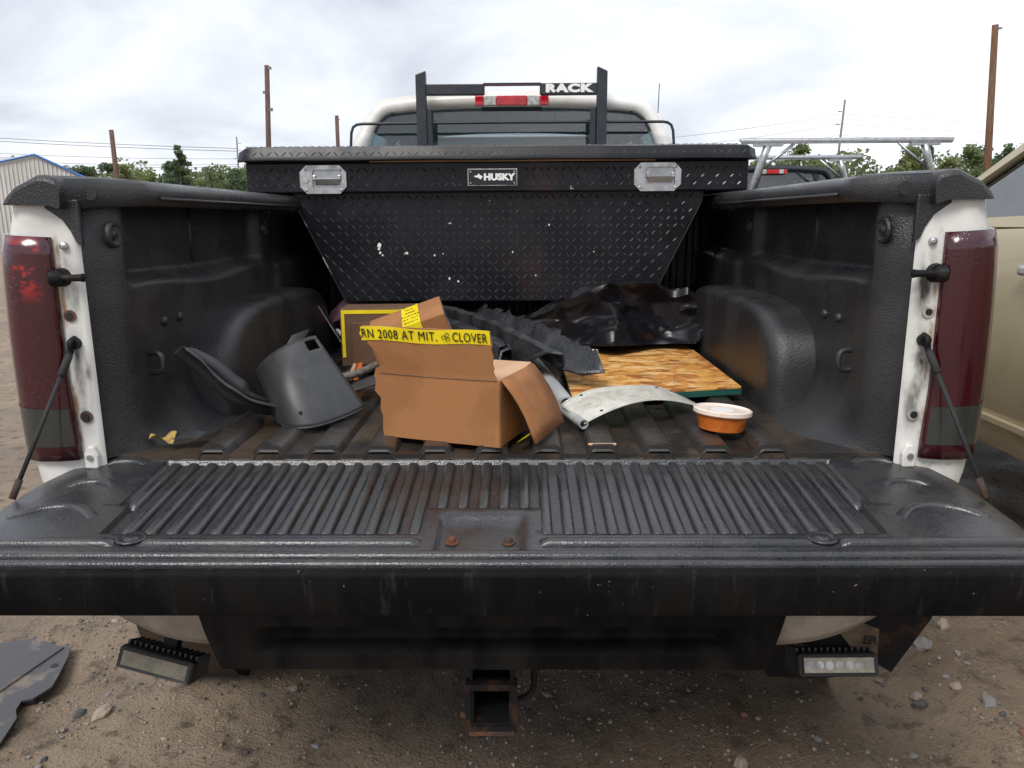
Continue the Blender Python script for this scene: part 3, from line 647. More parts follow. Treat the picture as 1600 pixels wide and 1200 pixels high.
    def tl(z0, z1, i0=0, i1=None, pr=0.):
        i1 = len(tp)-1 if i1 is None else i1
        def fn(u, v):
            k = i0+u*(i1-i0); i = min(int(k), len(tp)-2); f_ = k-i
            x = lerp(tp[i][0], tp[i+1][0], f_); y = lerp(tp[i][1], tp[i+1][1], f_); z = lerp(z0, z1, v)
            inn = .010*sm(z, 1.05, .83)*sm(.91, x, x+.04)
            return (s*(x+bulge(z)*sm(x, .86, .95)+pr*.3-.007*sm(z, 1.0, .84)*(1-sm(x, .86, .92))), y-pr, z+(.006*(x-.87)/.1 if v > .5 else 0))
        return fn
    TL = G().grid(tl(.838, 1.283), 17, 14).obj('tail_light', 'lens', TR, smooth=True, solid=-.006)
    G().grid(tl(.868, .945, 1, 6, .0015), 12, 5).obj('reverse_lens', 'lens_low', TL, smooth=True)
    G().prism([(s*x, -.0075, z) for x, z in ((.796, 1.262), (.808, 1.272), (.816, 1.292), (.830, 1.314), (.852, 1.330), (.876, 1.340), (.876, 1.352), (.796, 1.352))], (0, 0, 0), (0, .012, 0)).obj('liner_corner', 'liner', CP, bevel=.003)
    # striker, holes, bracket, small bolt
    pr_ = [(.005, -.062), (.0085, -.060), (.007, -.052), (.0065, -.020), (.013, -.014), (.016, .0)]
    G().lathe(pr_ if s > 0 else [(r_, -h_) for r_, h_ in pr_[::-1]], (s*.852, -.024, 1.205), 16, 'x').obj('latch_striker', 'hitch', CP, auto=40)
    G().lathe([(.017, -.012), (.019, .004)], (s*.844, -.006, 1.205), 16, 'y').obj('striker_base', 'hitch', CP)
    for (x, z, r) in ((.838, 1.130, .0085), (.830, .925, .009)):
        h = G().lathe([(r*1.35, 0), (r*1.35, -.0025), (r, -.003)], (s*x, -.0055, z), 16, 'y').obj('bolt_boss', 'rust' if s < 0 else 'post', CP)
        G().lathe([(r*.8, -.0025), (r*.8, -.0045)], (s*x, -.0055, z), 12, 'y').obj('post_hole', 'ink', CP)
    G().lathe([(.008, 0), (.0075, -.007), (.003, -.009)], (s*.832, -.004, 1.265), 10, 'y').obj('small_bolt', 'steel', CP)
    br = G().prism([(s*.814, -.004, .818), (s*.840, -.004, .818), (s*.840, -.004, .850), (s*.832, -.004, .864), (s*.820, -.004, .864), (s*.812, -.004, .846)], (0, 0, 0), (0, -.012, 0)).obj('hinge_bracket', 'post', CP, bevel=.003)
    G().lathe([(.006, -.012), (.006, -.017)], (s*.827, -.004, .842), 12, 'y').obj('hinge_pin', 'steel', CP)
    # folding stay cable to the tailgate
    a, b = Vector((s*.834, -.012, 1.075)), Vector((s*.902, -.155, .805))
    d = (b-a)
    cb = G().tube([a+d*.14, b-d*.06], .0043, 8).obj('stay_cable', 'rubber', TR, smooth=True)
    G().tube([a+d*.07, a+d*.08, a+d*.21, a+d*.22], [.005, .0078, .0078, .005], 10).obj('cable_sleeve', 'rubber', cb, smooth=True)
    G().tube(smooth_path([a+Vector((0, .006, .01)), a+Vector((0, -.010, .004)), a+d*.05, a+d*.09], 4), .006, 8).obj('cable_hook', 'hitch', cb, smooth=True)
    G().tube([b-d*.12, b], .0065, 8).obj('cable_end', 'rust', cb, smooth=True)
    G().lathe([(.012, -.01), (.012, .01)], tuple(a+Vector((0, .006, .0))), 12, 'y').obj('cable_stud', 'hitch', cb)
# front wall of the bed
g = G()
def fw(u, v):
    x = lerp(-.80, .80, u); z = lerp(.832, 1.36, v); ph = (x/.055) % 1
    return (x, 1.742-.008*(1 if .25 < ph < .75 else 0), z)
g.grid(fw, 180, 2).obj('bed_front_wall', 'liner', TR)
# underbody, chassis
G().box((0, 1.0, .775), (1.62, 1.55, .06)).obj('bed_underside', 'under', TR)
for s in (-1, 1): G().box((s*.42, 2.3, .62), (.09, 4.6, .16)).obj('chassis_rail', 'under', TR, bevel=.01)
G().tube([(-.75, .80, .38), (.75, .80, .38)], .05, 12).obj('rear_axle', 'under', TR, smooth=True)
G().lathe([(.05, -.12), (.15, -.06), (.16, .0), (.15, .06), (.05, .12)], (0, .80, .38), 18, 'x').obj('differential', 'under', TR, smooth=True)
ty = G().lathe([(.22, -.11), (.34, -.11), (.37, -.07), (.37, .07), (.34, .11), (.22, .11)], (0, .38, .60), 30).obj('added_spare_wheel', 'rubber', TR, auto=40)  # unseen spare wheel, added to block side light and darken the ground
G().lathe([(.22, -.05), (.10, -.02), (.05, -.02)], (0, .38, .60), 20).obj('added_spare_rim', 'rust', ty)
for s in (-1, 1): G().tube([(s*.55, .15, .62), (s*.55, .5, .62)], .08, 12).obj('silencer' if s > 0 else 'added_fuel_tank', 'under', TR, smooth=True)  # the fuel tank is unseen too, added to deepen the shade below
cab_front(TR, .012, 1.815, 'white', 2.1)
lamp_high(TR, .012, 1.862, 1.789, .165, .052)
for s in (-1, 1): G().tube([(.012+s*.497, 1.868, 1.745), (.012+s*.510, 1.869, 1.792)], .006, 8).obj('roof_drip_seam', 'plastic_gry', TR)
G().tube([(.97, 3.98, 1.25), (.975, 3.98, 1.9), (.985, 4.0, 2.20)], .003, 6).obj('radio_antenna', 'black', TR)

# tailgate: lies open and sags a little towards the camera
HY, HZ, TGL = .052, .826, .470
TD = Vector((0, -.465, -.050)).normalized(); TN = Vector((0, -TD.z, TD.y)); TN = TN if TN.z > 0 else -TN
def TG(x, s, h=0.): 
    p = Vector((x, HY, HZ))+TD*s+TN*h; return p
half = [(.790, 0), (.828, .006), (.852, .020), (.876, .05), (.898, .10), (.912, .17), (.918, .30), (.918, .452)]
outl = [(-x, s_) for x, s_ in half]+[(x, s_) for x, s_ in half[::-1]]
g = G(); g.add([TG(x, s_, -.016) for x, s_ in outl]+[TG(x, s_, -.062) for x, s_ in outl], [tuple(range(16)), tuple(range(16, 32))[::-1]]+[(i, (i+1) % 16, 16+(i+1) % 16, 16+i) for i in range(16)])
GATE = g.obj('tailgate', 'gate', TR, bevel=.004)
CH = .0105
def skin_h(x, s_):
    zl = .336 if abs(x+.003) < .667 else .232
    inz = (1-sm(abs(x+.003), .683, .688))*sm(s_, .028, .034)*(1-sm(s_, zl-.006, zl))
    inz *= 1-sm(s_, .236, .242)*(1-sm(abs(x+.020), .104, .109))
    pk = sm(x, -.100, -.084)*(1-sm(x, .042, .058))*sm(s_, .258, .284)*(1-sm(s_, .392, .398))
    return -CH*inz-.013*pk
xs_k = sorted(set([round(-1+2*i/60, 4) for i in range(61)]))
sk_x = sorted(set([round(v, 4) for v in ([-.691, -.687, -.684, -.672, -.668, -.664, .658, .662, .666, .677, .681, .685, -.130, -.126, -.123, .083, .087, .090, -.101, -.095, -.089, -.083, .041, .047, .053, .059]+[-.66+.033*i for i in range(41)])]))
sk_s = [0, .006, .012, .020, .027, .030, .032, .035, .07, .12, .18, .225, .229, .233, .237, .240, .243, .258, .264, .271, .278, .285, .30, .318, .329, .333, .337, .345, .37, .391, .395, .399, .42, .452]
hw_ = [(q[1], q[0]) for q in half]
SKN = G(); rows = []
for s_ in sk_s:
    hw = poly_at(hw_, s_); row = [-hw, -hw*.985, -hw*.93, -.74]+sk_x+[.74, hw*.93, hw*.985, hw]
    rows.append([TG(x, s_, (-.016 if abs(abs(x)-hw) < 1e-6 or s_ == 0 else -.004 if abs(abs(x)-hw*.985) < 1e-6 or s_ == .006 else 0) + skin_h(x, s_)) for x in row])
n = len(rows[0]); SKN.v = [p for r_ in rows for p in r_]; SKN.f = [(k*n+i, k*n+i+1, (k+1)*n+i+1, (k+1)*n+i) for k in range(len(rows)-1) for i in range(n-1)]
SKN.obj('tailgate_liner', 'gate', GATE, auto=55)
# black edge cap that faces the camera
edge_prof = [(.448, .001), (.454, .006), (.464, .0065), (.4695, .004), (.4715, -.001), (.4725, -.062), (.470, -.069), (.44, -.072)]
g = G(); n = len(edge_prof)
xs_ = [-.920+1.84*i/20 for i in range(21)]
g.v = [TG(x, a, b) for x in xs_ for a, b in edge_prof]
g.f = [(k*n+i, k*n+i+1, (k+1)*n+i+1, (k+1)*n+i) for k in range(20) for i in range(n-1)]+[tuple(range(n)), tuple(range(20*n, 21*n))]
g.obj('edge_cap', 'gate_edge', GATE, auto=50)
def bar_mesh(L, wd, h, nm='rib', m='gate', seg=7):
    """rounded bar lying along local -Y from 0 to L with rounded ends"""
    g = G(); rows = []
    for (t_, sc_) in ((0, .15), (.006, .7), (.014, 1), (L-.014, 1), (L-.006, .7), (L, .15)):
        rows.append([(wd/2*math.cos(PI*i/(seg-1))*(.35+.65*sc_), -t_, h*sc_*math.sin(PI*i/(seg-1))**.42-.0008) for i in range(seg)])
    g.v = [p for r_ in rows for p in r_]; g.f = [(k*seg+i, k*seg+i+1, (k+1)*seg+i+1, (k+1)*seg+i) for k in range(5) for i in range(seg-1)]
    return g.mesh(nm, m, True)
rot_g = Matrix((Vector((1, 0, 0)), -TD, TN)).transposed().to_4x4()
full_b, short_b, tiny_b = bar_mesh(.308, .0215, .0120), bar_mesh(.212, .0215, .0120), bar_mesh(.204, .0215, .0120)
for k in range(36):
    x = -.666+.0379*k
    me, s0 = full_b, .030
    if -.118 < x < .078: me = short_b
    if k in (0, 35): me = tiny_b
    o = link('rib', me, GATE); o.matrix_local = Matrix.Translation(TG(x, s0, -CH)) @ rot_g
# long ridges parallel to the rear edge
def ridge(x0, x1, s_, wd, h, nm='long_ridge'):
    g = G(); seg = 7; rows = []
    for (x, sc_) in ((x0, .1), (x0+.006, .7), (x0+.016, 1), (x1-.016, 1), (x1-.006, .7), (x1, .1)):
        rows.append([TG(x, s_+wd/2*math.cos(PI*i/(seg-1)), h*sc_*math.sin(PI*i/(seg-1))**.8-.0008) for i in range(seg)])
    g.v = [p for r_ in rows for p in r_]; g.f = [(k*seg+i, k*seg+i+1, (k+1)*seg+i+1, (k+1)*seg+i) for k in range(5) for i in range(seg-1)]
    return g.obj(nm, 'gate', GATE, smooth=True)
for a, b in ((-.910, -.628), (-.585, -.118), (.078, .528), (.572, .910)): ridge(a, b, .368, .022, .010)
ridge(-.914, .914, .408, .018, .009); ridge(-.914, .914, .436, .014, .009)
# arcs pressed into the ends
def arc(cx, s_, w_, bow, wd=.020, h=.007):
    g = G(); seg = 7; rows = []; nn = 13
    for k in range(nn):
        t_ = k/(nn-1); x = cx+w_*(t_-.5); q = (2*t_-1); ss = s_-bow*(1-q*q)
        d = Vector((1, 2*bow*2*q/w_, 0)).normalized(); nrm = (-d.y, d.x); e = min(1, min(t_, 1-t_)*7+.12)
        rows.append([TG(x+nrm[0]*wd/2*math.cos(PI*i/(seg-1)), ss+nrm[1]*wd/2*math.cos(PI*i/(seg-1)), h*e*math.sin(PI*i/(seg-1))**.8-.0008) for i in range(seg)])
    g.v = [p for r_ in rows for p in r_]; g.f = [(k*seg+i, k*seg+i+1, (k+1)*seg+i+1, (k+1)*seg+i) for k in range(nn-1) for i in range(seg-1)]
    g.obj('arc_ridge', 'gate', GATE, smooth=True)
for s in (-1, 1):
    arc(s*.790, .278, .155, .045); arc(s*.785, .150, .095, .022); arc(s*.768, .044, .085, .014)
    G().lathe([(.026, 0), (.025, .003), (.020, .004), (.016, .001), (.011, .001), (.010, .004), (.003, .004)], TG(s*.600-.008 if s < 0 else .549, .352, -.001), 20).obj('gate_plug', 'gate', GATE, smooth=True)
# two bolts in the latch pocket
for x in (-.069, .027):
    p = TG(x, .345, -.013)
    bt = G().lathe([(.012, 0), (.0115, .0022), (.0065, .0024), (.0065, .008), (.005, .010)], p, 14).obj('gate_bolt', 'rust', GATE, auto=40)

# rear bumper
def bump_y(x): a = abs(x); return -.215+.17*sm(a, .55, 1.02)**1.2
def bump_bot(x): return .548+.09*sm(abs(x), .50, .95)
g = G()
def padf(u, v):
    z = lerp(.508, .712, v); hw = lerp(.497, .54, v); x = lerp(-hw-.004, hw-.008, u); yv = bump_y(x)-.026-.018*math.sin(v*PI*.9)
    slot = sm(abs(x), .43, .40)*sm(z, .545, .552)*(1-sm(z, .592, .600))
    return (x, yv+.05*slot, z)
BP = g.grid(padf, 90, 40).obj('rear_bumper', 'pad', TR, smooth=True)
for (xa, xb) in ((-.985, -.50), (.49, .985)):
    G().grid(lambda u, v: (lambda x: (x, bump_y(x)-.020*math.sin(v*PI), lerp(bump_bot(x), .705, v)))(lerp(xa, xb, u)), 30, 10).obj('chrome_wing', 'chrome', BP, smooth=True, solid=.012)
G().grid(lambda u, v: (lerp(-.49, .485, u), lerp(-.235, -.06, v), .508+.003*v), 3, 3).obj('bumper_underside', 'under', BP)
G().grid(lambda u, v: (lerp(-.93, .93, u), lerp(-.19, .02, v)+.13*sm(abs(lerp(-.93, .93, u)), .55, 1.0), .708), 24, 3).obj('bumper_step', 'pad', BP)
G().lathe([(.03, 0), (.03, -.006), (.02, -.008)], (-.80, bump_y(.8)-.014, .615), 16, 'y').obj('marker_light', 'clearl', BP)
# hitch receiver
hx, hz, hy = -.010, .402, -.20
q = .0425; qi = .034
sq = lambda a, y: [(hx-a, y, hz-a), (hx+a, y, hz-a), (hx+a, y, hz+a), (hx-a, y, hz+a)]
HT = G().ring(sq(q, hy), sq(qi, hy)).add(sq(q, hy)+sq(q, hy+.34), [(i, (i+1) % 4, 4+(i+1) % 4, 4+i) for i in range(4)]).add(sq(qi, hy)+sq(qi, hy+.30), [(i, (i+1) % 4, 4+(i+1) % 4, 4+i) for i in range(4)]).add(sq(qi, hy+.30), [(0, 1, 2, 3)]).obj('hitch_receiver', 'hitch', TR)
G().ring(sq(q+.007, hy-.004), sq(q-.004, hy-.004)).add(sq(q+.007, hy-.004)+sq(q+.007, hy+.022), [(i, (i+1) % 4, 4+(i+1) % 4, 4+i) for i in range(4)]).ring(sq(q+.007, hy+.022), sq(q-.002, hy+.022)).obj('receiver_collar', 'hitch', HT, bevel=.003)
G().box((hx, hy+.012, hz-q-.013), (.088, .03, .011)).obj('receiver_plate', 'rust', HT, bevel=.002)
for s in (-1, 1): G().prism([(hx+s*.040, hy+.01, hz+.04), (hx+s*.040, hy+.10, hz+.04), (hx+s*.034, hy+.12, .53), (hx+s*.034, hy+.02, .53)], (-.003, 0, 0), (.003, 0, 0)).obj('receiver_neck', 'hitch', HT)
G().tube([(-.55, hy+.16, hz+.075), (.55, hy+.16, hz+.075)], .038, 12).obj('hitch_crossbar', 'under', HT, smooth=True)
for s in (1,): G().tube(smooth_path([(hx+s*.075, hy+.05, .50), (hx+s*.082, hy+.05, .43), (hx+s*.076, hy+.05, .40), (hx+s*.052, hy+.05, .385)], 6), .006, 8).obj('safety_chain_loop', 'hitch', HT, smooth=True)
# bracket plate under the right end of the bumper, with a torn sticker
BK = G().prism([(.60, -.085, .60), (.90, -.085, .60), (.868, -.085, .520), (.800, -.085, .402), (.765, -.085, .425), (.60, -.085, .47)], (0, 0, 0), (0, .006, 0)).obj('bumper_bracket', 'hitch', TR, bevel=.002)
BK['label'] = 'dark pointed bracket plate under the right bumper end'
ST = G().prism([(.685, -.0895, .535), (.765, -.0895, .502), (.766, -.0895, .435), (.735, -.0895, .432), (.69, -.0895, .49)], (0, 0, 0), (0, .003, 0)).obj('sticker', 'oldtan', BK)
text_obj('sticker_text', 'ER', .026, 'ink', BK, frame((.748, -.0915, .478), (1, 0, -.08), (0, 0, 1)), .0004, .0006)

# ------------------------------------------------------------------ crossover tool box
TB = thing('tool_box', 'black diamond tread tool box spanning the bed behind the cab', 'tool box', (-.03, 1.43, 1.03))
def lugs(g, o, x, y, nu, nv, inside=None, p=.0245, seed=0):
    """raised tread lugs on a plane: origin o, unit axes x, y; alternating at +-45 degrees"""
    x = Vector(x).normalized(); y = Vector(y).normalized(); n = x.cross(y); o = Vector(o)
    for j in range(nv):
        for i in range(nu):
            a, b = (i+.5)*p, (j+.5)*p
            if inside and not inside(a, b): continue
            an = PI/4 if (i+j) % 2 else -PI/4
            d = x*math.cos(an)+y*math.sin(an); e = -x*math.sin(an)+y*math.cos(an); c = o+x*a+y*b
            L, w_, h = .0128, .0024, .0016
            g.add([c-d*L, c-d*L*.4-e*w_, c+d*L*.4-e*w_, c+d*L, c+d*L*.4+e*w_, c-d*L*.4+e*w_, c-d*L*.55+n*h, c+d*L*.55+n*h],
                  [(0, 1, 6), (1, 2, 7, 6), (2, 3, 7), (3, 4, 7), (4, 5, 6, 7), (5, 0, 6)])
XL, XR = -.875, .808
# lower body with sloped ends
lowp = [(-.722, 1.405), (-.722, 1.372), (-.712, 1.345), (-.566, 1.030), (.500, 1.030), (.652, 1.345), (.663, 1.372), (.663, 1.405)]
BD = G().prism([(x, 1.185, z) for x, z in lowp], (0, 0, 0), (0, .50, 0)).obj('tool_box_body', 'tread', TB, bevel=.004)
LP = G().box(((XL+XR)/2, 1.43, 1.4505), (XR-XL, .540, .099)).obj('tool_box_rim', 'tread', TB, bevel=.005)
def lowin(a, b):
    x, z = -.735+a, 1.03+b
    if z > 1.395 or z < 1.036: return False
    ed = [p for p in lowp]
    l = poly_at(sorted([(q[1], q[0]) for q in lowp if q[0] < 0]), z); r = poly_at(sorted([(q[1], q[0]) for q in lowp if q[0] > 0]), z)
    return l+.014 < x < r-.014
g = G(); lugs(g, (-.735, 1.1848, 1.03), (1, 0, 0), (0, 0, 1), 58, 15, lowin)
o = g.obj('tread_pattern', 'lug', BD, fix=False); o['kind'] = 'stuff'
lat = [(-.614, 1.444), (.505, 1.446)]
def ripin(a, b):
    x = XL+a; z = 1.402+b
    if not (1.408 < z < 1.494 and XL+.012 < x < XR-.012): return False
    if any(abs(x-lx) < .092 for lx, _ in lat) or abs(x+.046) < .10: return False
    return True
g = G(); lugs(g, (XL, 1.1598, 1.4125), (1, 0, 0), (0, 0, 1), 70, 3, ripin)
o = g.obj('tread_pattern', 'lug', LP, fix=False); o['kind'] = 'stuff'
# lid, sprung a little open along the front, bowed
lidp = [(1.130, 1.500), (1.127, 1.503), (1.127, 1.507), (1.1365, 1.526), (1.146, 1.545), (1.16, 1.549), (1.43, 1.560), (1.70, 1.547), (1.712, 1.53), (1.712, 1.503)]
def lidf(u, v):
    k = v*(len(lidp)-1); i = min(int(k), len(lidp)-2); f_ = k-i; y = lerp(lidp[i][0], lidp[i+1][0], f_); z = lerp(lidp[i][1], lidp[i+1][1], f_)
    x = lerp(-.893, .826, u); e = min(abs(x+.893), abs(x-.826)); z -= .012*(1-sm(e, 0, .03))*(1 if z > 1.51 else 0)
    bow = .002*math.sin(u*PI)
    if y < 1.2: y += .016*(1-sm(e, 0, .03))
    return (x, y, z+bow+.0006*math.sin(u*23))
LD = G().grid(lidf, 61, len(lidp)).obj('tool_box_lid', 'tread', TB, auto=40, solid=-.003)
G().box(((XL+XR)/2, 1.43, 1.5035), (XR-XL+.01, .52, .006)).obj('lid_inner', 'ink', LD)
G().box((.02, 1.150, 1.5015), (.95, .006, .006)).obj('lid_seal', 'card_in', LD)
g = G(); lugs(g, (-.870, 1.1300, 1.5140), (1, 0, 0), (0, .448, .894), 68, 1, None)
lugs(g, (-.885, 1.165, 1.5515), (1, 0, 0), (0, 1, .047), 68, 10, None)
o = g.obj('tread_pattern', 'lug', LD, fix=False); o['kind'] = 'stuff'
for sd_ in (((-.722, 1.400), (-.722, 1.372), (-.712, 1.345), (-.566, 1.032)), ((.663, 1.400), (.663, 1.372), (.652, 1.345), (.500, 1.032))):
    G().tube([(x, 1.1845, z) for x, z in sd_], .0020, 6).obj('worn_edge', 'worn', BD)
# latches
for k, (lx, lz) in enumerate(lat):
    w_, h_, c_ = .078, .046, .022
    oc = [(-w_+c_, -h_), (w_-c_, -h_), (w_, -h_+c_), (w_, h_-c_), (w_-c_, h_), (-w_+c_, h_), (-w_, h_-c_), (-w_, -h_+c_)]
    sh = .010 if k == 0 else .006
    ic = [(-.040+sh, -.032), (.046+sh, -.032), (.052+sh, -.024), (.052+sh, .022), (.046+sh, .032), (-.040+sh, .032), (-.046+sh, .024), (-.046+sh, -.024)]
    y0 = 1.1535
    fr = G(); fr.ring([(lx+a, y0, lz+b) for a, b in oc], [(lx+a, y0, lz+b) for a, b in ic]); fr.ring([(lx+a, y0, lz+b) for a, b in oc], [(lx+a, y0+.008, lz+b) for a, b in oc]); fr.ring([(lx+a, y0, lz+b) for a, b in ic], [(lx+a*.96, y0+.010, lz+b*.96) for a, b in ic])
    FR = fr.obj('latch_plate', 'alu', TB)
    G().ngon([(lx+a*.97, y0+.0062, lz+b*.97) for a, b in ic]).obj('latch_dish', 'steel', FR)
    G().box((lx+sh+.003, y0+.001, lz-.006), (.082, .008, .022), Matrix.Rotation(.25, 3, 'X')).obj('latch_paddle', 'alu', FR, bevel=.002)
    for s in (-1, 1): G().box((lx+sh+.003+s*.042, y0-.001, lz+.006), (.010, .010, .016)).obj('latch_hinge', 'alu', FR, bevel=.002)
    if k == 0: G().lathe([(.009, -.006), (.009, 0)], (lx-.058, y0, lz-.002), 16, 'y').obj('lock_cylinder', 'alu', FR)
    for a, b in ((-.058, .032), (.060, .032), (-.058, -.034), (.060, -.034)): G().lathe([(.002, -.003), (.0045, -.0015), (.005, 0)], (lx+a, y0, lz+b), 10, 'y').obj('latch_rivet', 'steel', FR)
# name badge
bx, bz = -.046, 1.448
BG = G().box((bx, 1.1565, bz), (.166, .005, .056)).obj('name_badge', 'alu', TB, bevel=.001)
G().box((bx, 1.1530, bz), (.160, .003, .050)).obj('badge_face', 'badge', BG)
text_obj('badge_lettering', 'HUSKY', .0285, 'letter', BG, frame((bx+.022, 1.1512, bz), (1, 0, 0), (0, 0, 1)), .0004, .0017, 1.02, sx=1.12)
# dog-head emblem
em = [(-.062, .003), (-.056, .006), (-.050, .006), (-.046, .013), (-.041, .007), (-.034, .004), (-.033, .000), (-.037, -.003), (-.039, -.008), (-.043, -.004), (-.049, -.001), (-.056, .000)]
G().prism([(bx+a, 1.1513, bz+b) for a, b in em], (0, 0, 0), (0, -.0005, 0)).obj('badge_emblem', 'letter', BG)
for a in (-.073, .073):
    for b in (-.018, .018): G().lathe([(.0028, -.0015), (.0032, .0)], (bx+a, 1.1515, bz+b), 8, 'y').obj('badge_rivet', 'steel', BG)
# paint chips
g = G()
rc_ = random.Random(11)
def chip(x, z, r):
    n_ = 7; g.ngon([(x+r*rc_.uniform(.4, 1.1)*math.cos(2*PI*i/n_), 1.1832, z+r*rc_.uniform(.4, 1.3)*math.sin(2*PI*i/n_)) for i in range(n_)])
for x, z, r in ((-.440, 1.225, .010), (-.442, 1.212, .006), (-.437, 1.20, .005), (-.345, 1.198, .006), (-.352, 1.196, .004), (-.43, 1.192, .004), (.145, 1.29, .004), (.02, 1.20, .004), (-.25, 1.19, .004), (-.22, 1.195, .003), (.30, 1.20, .003), (-.20, 1.11, .005), (-.17, 1.10, .004), (.1, 1.12, .003)): chip(x, z, r)
g.obj('paint_chips', 'letter', BD)['kind'] = 'stuff'

# ------------------------------------------------------------------ headache rack
RK = thing('cab_guard_rack', 'black steel cab guard rack with RACK lettering above the rear window', 'rack', (.012, 1.76, 1.39))
ry = 1.755
for (a, b, t0, t1) in ((-.3725, -.3315, 1.878, 1.893), (.3555, .3965, 1.905, 1.887)):
    p = G().prism([(a, ry, 1.41), (b, ry, 1.41), (b, ry, t1), (a, ry, t0)], (0, 0, 0), (0, .04, 0)).obj('rack_post', 'rackblk', RK, bevel=.003)
    G().box(((a+b)/2+(.028 if a < 0 else -.034), ry+.025, 1.56), (.022, .03, .38)).obj('rack_inner_post', 'rackblk', RK, bevel=.002)
G().box((.012, ry+.02, 1.402), (1.66, .05, .02)).obj('rack_base_bar', 'rackblk', RK, bevel=.003)
G().prism([(-.3315, ry+.003, 1.801), (-.100, ry+.003, 1.801), (-.100, ry+.003, 1.842), (-.3315, ry+.003, 1.842)], (0, 0, 0), (0, .034, 0)).obj('rack_crossbar', 'rackblk', RK, bevel=.003)
RB = G().prism([(.130, ry+.003, 1.799), (.3555, ry+.003, 1.799), (.3555, ry+.003, 1.843), (.130, ry+.003, 1.843)], (0, 0, 0), (0, .034, 0)).obj('rack_crossbar', 'rackblk', RK, bevel=.003)
text_obj('rack_lettering', 'RACK', .040, 'letter', RB, frame((.2405, ry+.0018, 1.8215), (1, 0, 0), (0, 0, 1)), .0006, .0028, 1.12, sx=1.62)
G().box((.015, ry+.02, 1.8425), (.232, .034, .005)).obj('light_frame', 'rackblk', RK)
G().box((.015, ry+.021, 1.8385), (.226, .03, .003)).obj('light_frame_seal', 'pink', RK)
for x in (-.098, .128): G().box((x, ry+.02, 1.823), (.004, .034, .040)).obj('light_frame_side', 'rackblk', RK)
G().tube([(-.652, ry+.03, 1.41), (-.650, ry+.03, 1.60), (-.645, ry+.03, 1.66), (-.637, ry+.03, 1.682), (-.622, ry+.03, 1.692), (-.60, ry+.03, 1.695), (.0, ry+.03, 1.697), (.625, ry+.03, 1.695), (.647, ry+.03, 1.692), (.662, ry+.03, 1.682), (.670, ry+.03, 1.66), (.676, ry+.03, 1.60), (.680, ry+.03, 1.41)], .0058, 8).obj('rack_rod', 'rackblk', RK, smooth=True)

# ------------------------------------------------------------------ LED work lights under the bumper
def work_light(label, c, rz, rx, ry_, clear):
    R = thing('work_light', label, 'work light', c, 'work lights under the rear bumper')
    M = Matrix.Translation(c) @ Matrix.Rotation(rz, 4, 'Z') @ Matrix.Rotation(ry_, 4, 'Y') @ Matrix.Rotation(rx, 4, 'X')
    def put(g, nm, m, par=R, **k):
        g.v = [tuple(M @ Vector(p)) for p in g.v]; return g.obj(nm, m, par, **k)
    H = put(G().box((0, 0, 0), (.162, .022, .046)), 'housing', 'black', bevel=.006)
    put(G().ring([(-.078, -.0135, -.020), (.078, -.0135, -.020), (.078, -.0135, .020), (-.078, -.0135, .020)], [(-.070, -.0115, -.0135), (.070, -.0115, -.0135), (.070, -.0115, .0135), (-.070, -.0115, .0135)]), 'bezel', 'black', H)
    Ln = put(G().box((0, -.0105, 0), (.142, .004, .029)), 'light_lens', 'ledglass' if clear else 'ledglass_old', bevel=.001)
    if clear:
        for i in range(7): put(G().lathe([(.0085, -.0135), (.0075, -.0125), (.003, -.0126)], (-.060+.02*i, 0, 0), 12, 'y'), 'led', 'alu', Ln)
    for i in range(13):
        put(G().prism([(-.075+.0125*i, .008, .030), (-.075+.0125*i, .060, .026), (-.075+.0125*i, .064, -.016), (-.075+.0125*i, .008, -.022)], (-.0024, 0, 0), (.0024, 0, 0)), 'cooling_fin', 'plastic_gry')
    put(G().box((0, .040, .046), (.03, .02, .062)), 'bracket', 'hitch')
work_light('dusty led work light hanging tilted under the left bumper end', (-.683, -.120, .442), math.radians(-10), math.radians(-20), math.radians(9), False)
work_light('led work light with seven clear diodes under the right bumper end', (.672, -.120, .444), math.radians(4), math.radians(-22), math.radians(2), True)

# ------------------------------------------------------------------ load in the bed
# open cardboard box with taped flap standing up
A0, A1 = Vector((-.252, .112, .8505)), Vector((.004, .018, .8505)); ex = (A1-A0).normalized(); ey = Vector((-ex.y, ex.x, 0)); WB = (A1-A0).length; DB = .205; HB = .140
def bxp(a, b, z): return A0+ex*a+ey*b+Vector((0, 0, z))
CB = thing('open_cardboard_box', 'open torn cardboard box with a yellow taped flap standing up, nearest the tailgate', 'cardboard box', tuple(bxp(WB/2, DB/2, 0)))
rt = random.Random(3)
tearz = [0, .02, .045, .06, .085, .1, .12, .135, .15, .158, .166, .175, .19, .205, .214, .243]
tearx = [.004, .0, .003, -.004, -.002, -.014, -.010, -.017, -.009, .012, .008, .005, -.006, -.022, -.019, -.028]
g = G(); n = len(tearz)
def fy(z): return -.0 - (0.018*max(0, z-HB)/.1 if z > HB else 0)          # flap leans out slightly
cols = [(lambda i: [bxp(tearx[i]+rt.uniform(-.002, .002), fy(tearz[i]), tearz[i]), bxp(.06, fy(tearz[i]), tearz[i]), bxp(.13, fy(tearz[i])-.001, tearz[i]), bxp(.20, fy(tearz[i]), tearz[i]), bxp(WB-(.008+.003*(i % 2) if tearz[i] > HB else 0), fy(tearz[i]), tearz[i])])(i) for i in range(n)]
g.v = [p for c in cols for p in c]; g.f = [(k*5+i, k*5+i+1, (k+1)*5+i+1, (k+1)*5+i) for k in range(n-1) for i in range(4)]
FP = g.obj('front_panel', 'card', CB, solid=.004)
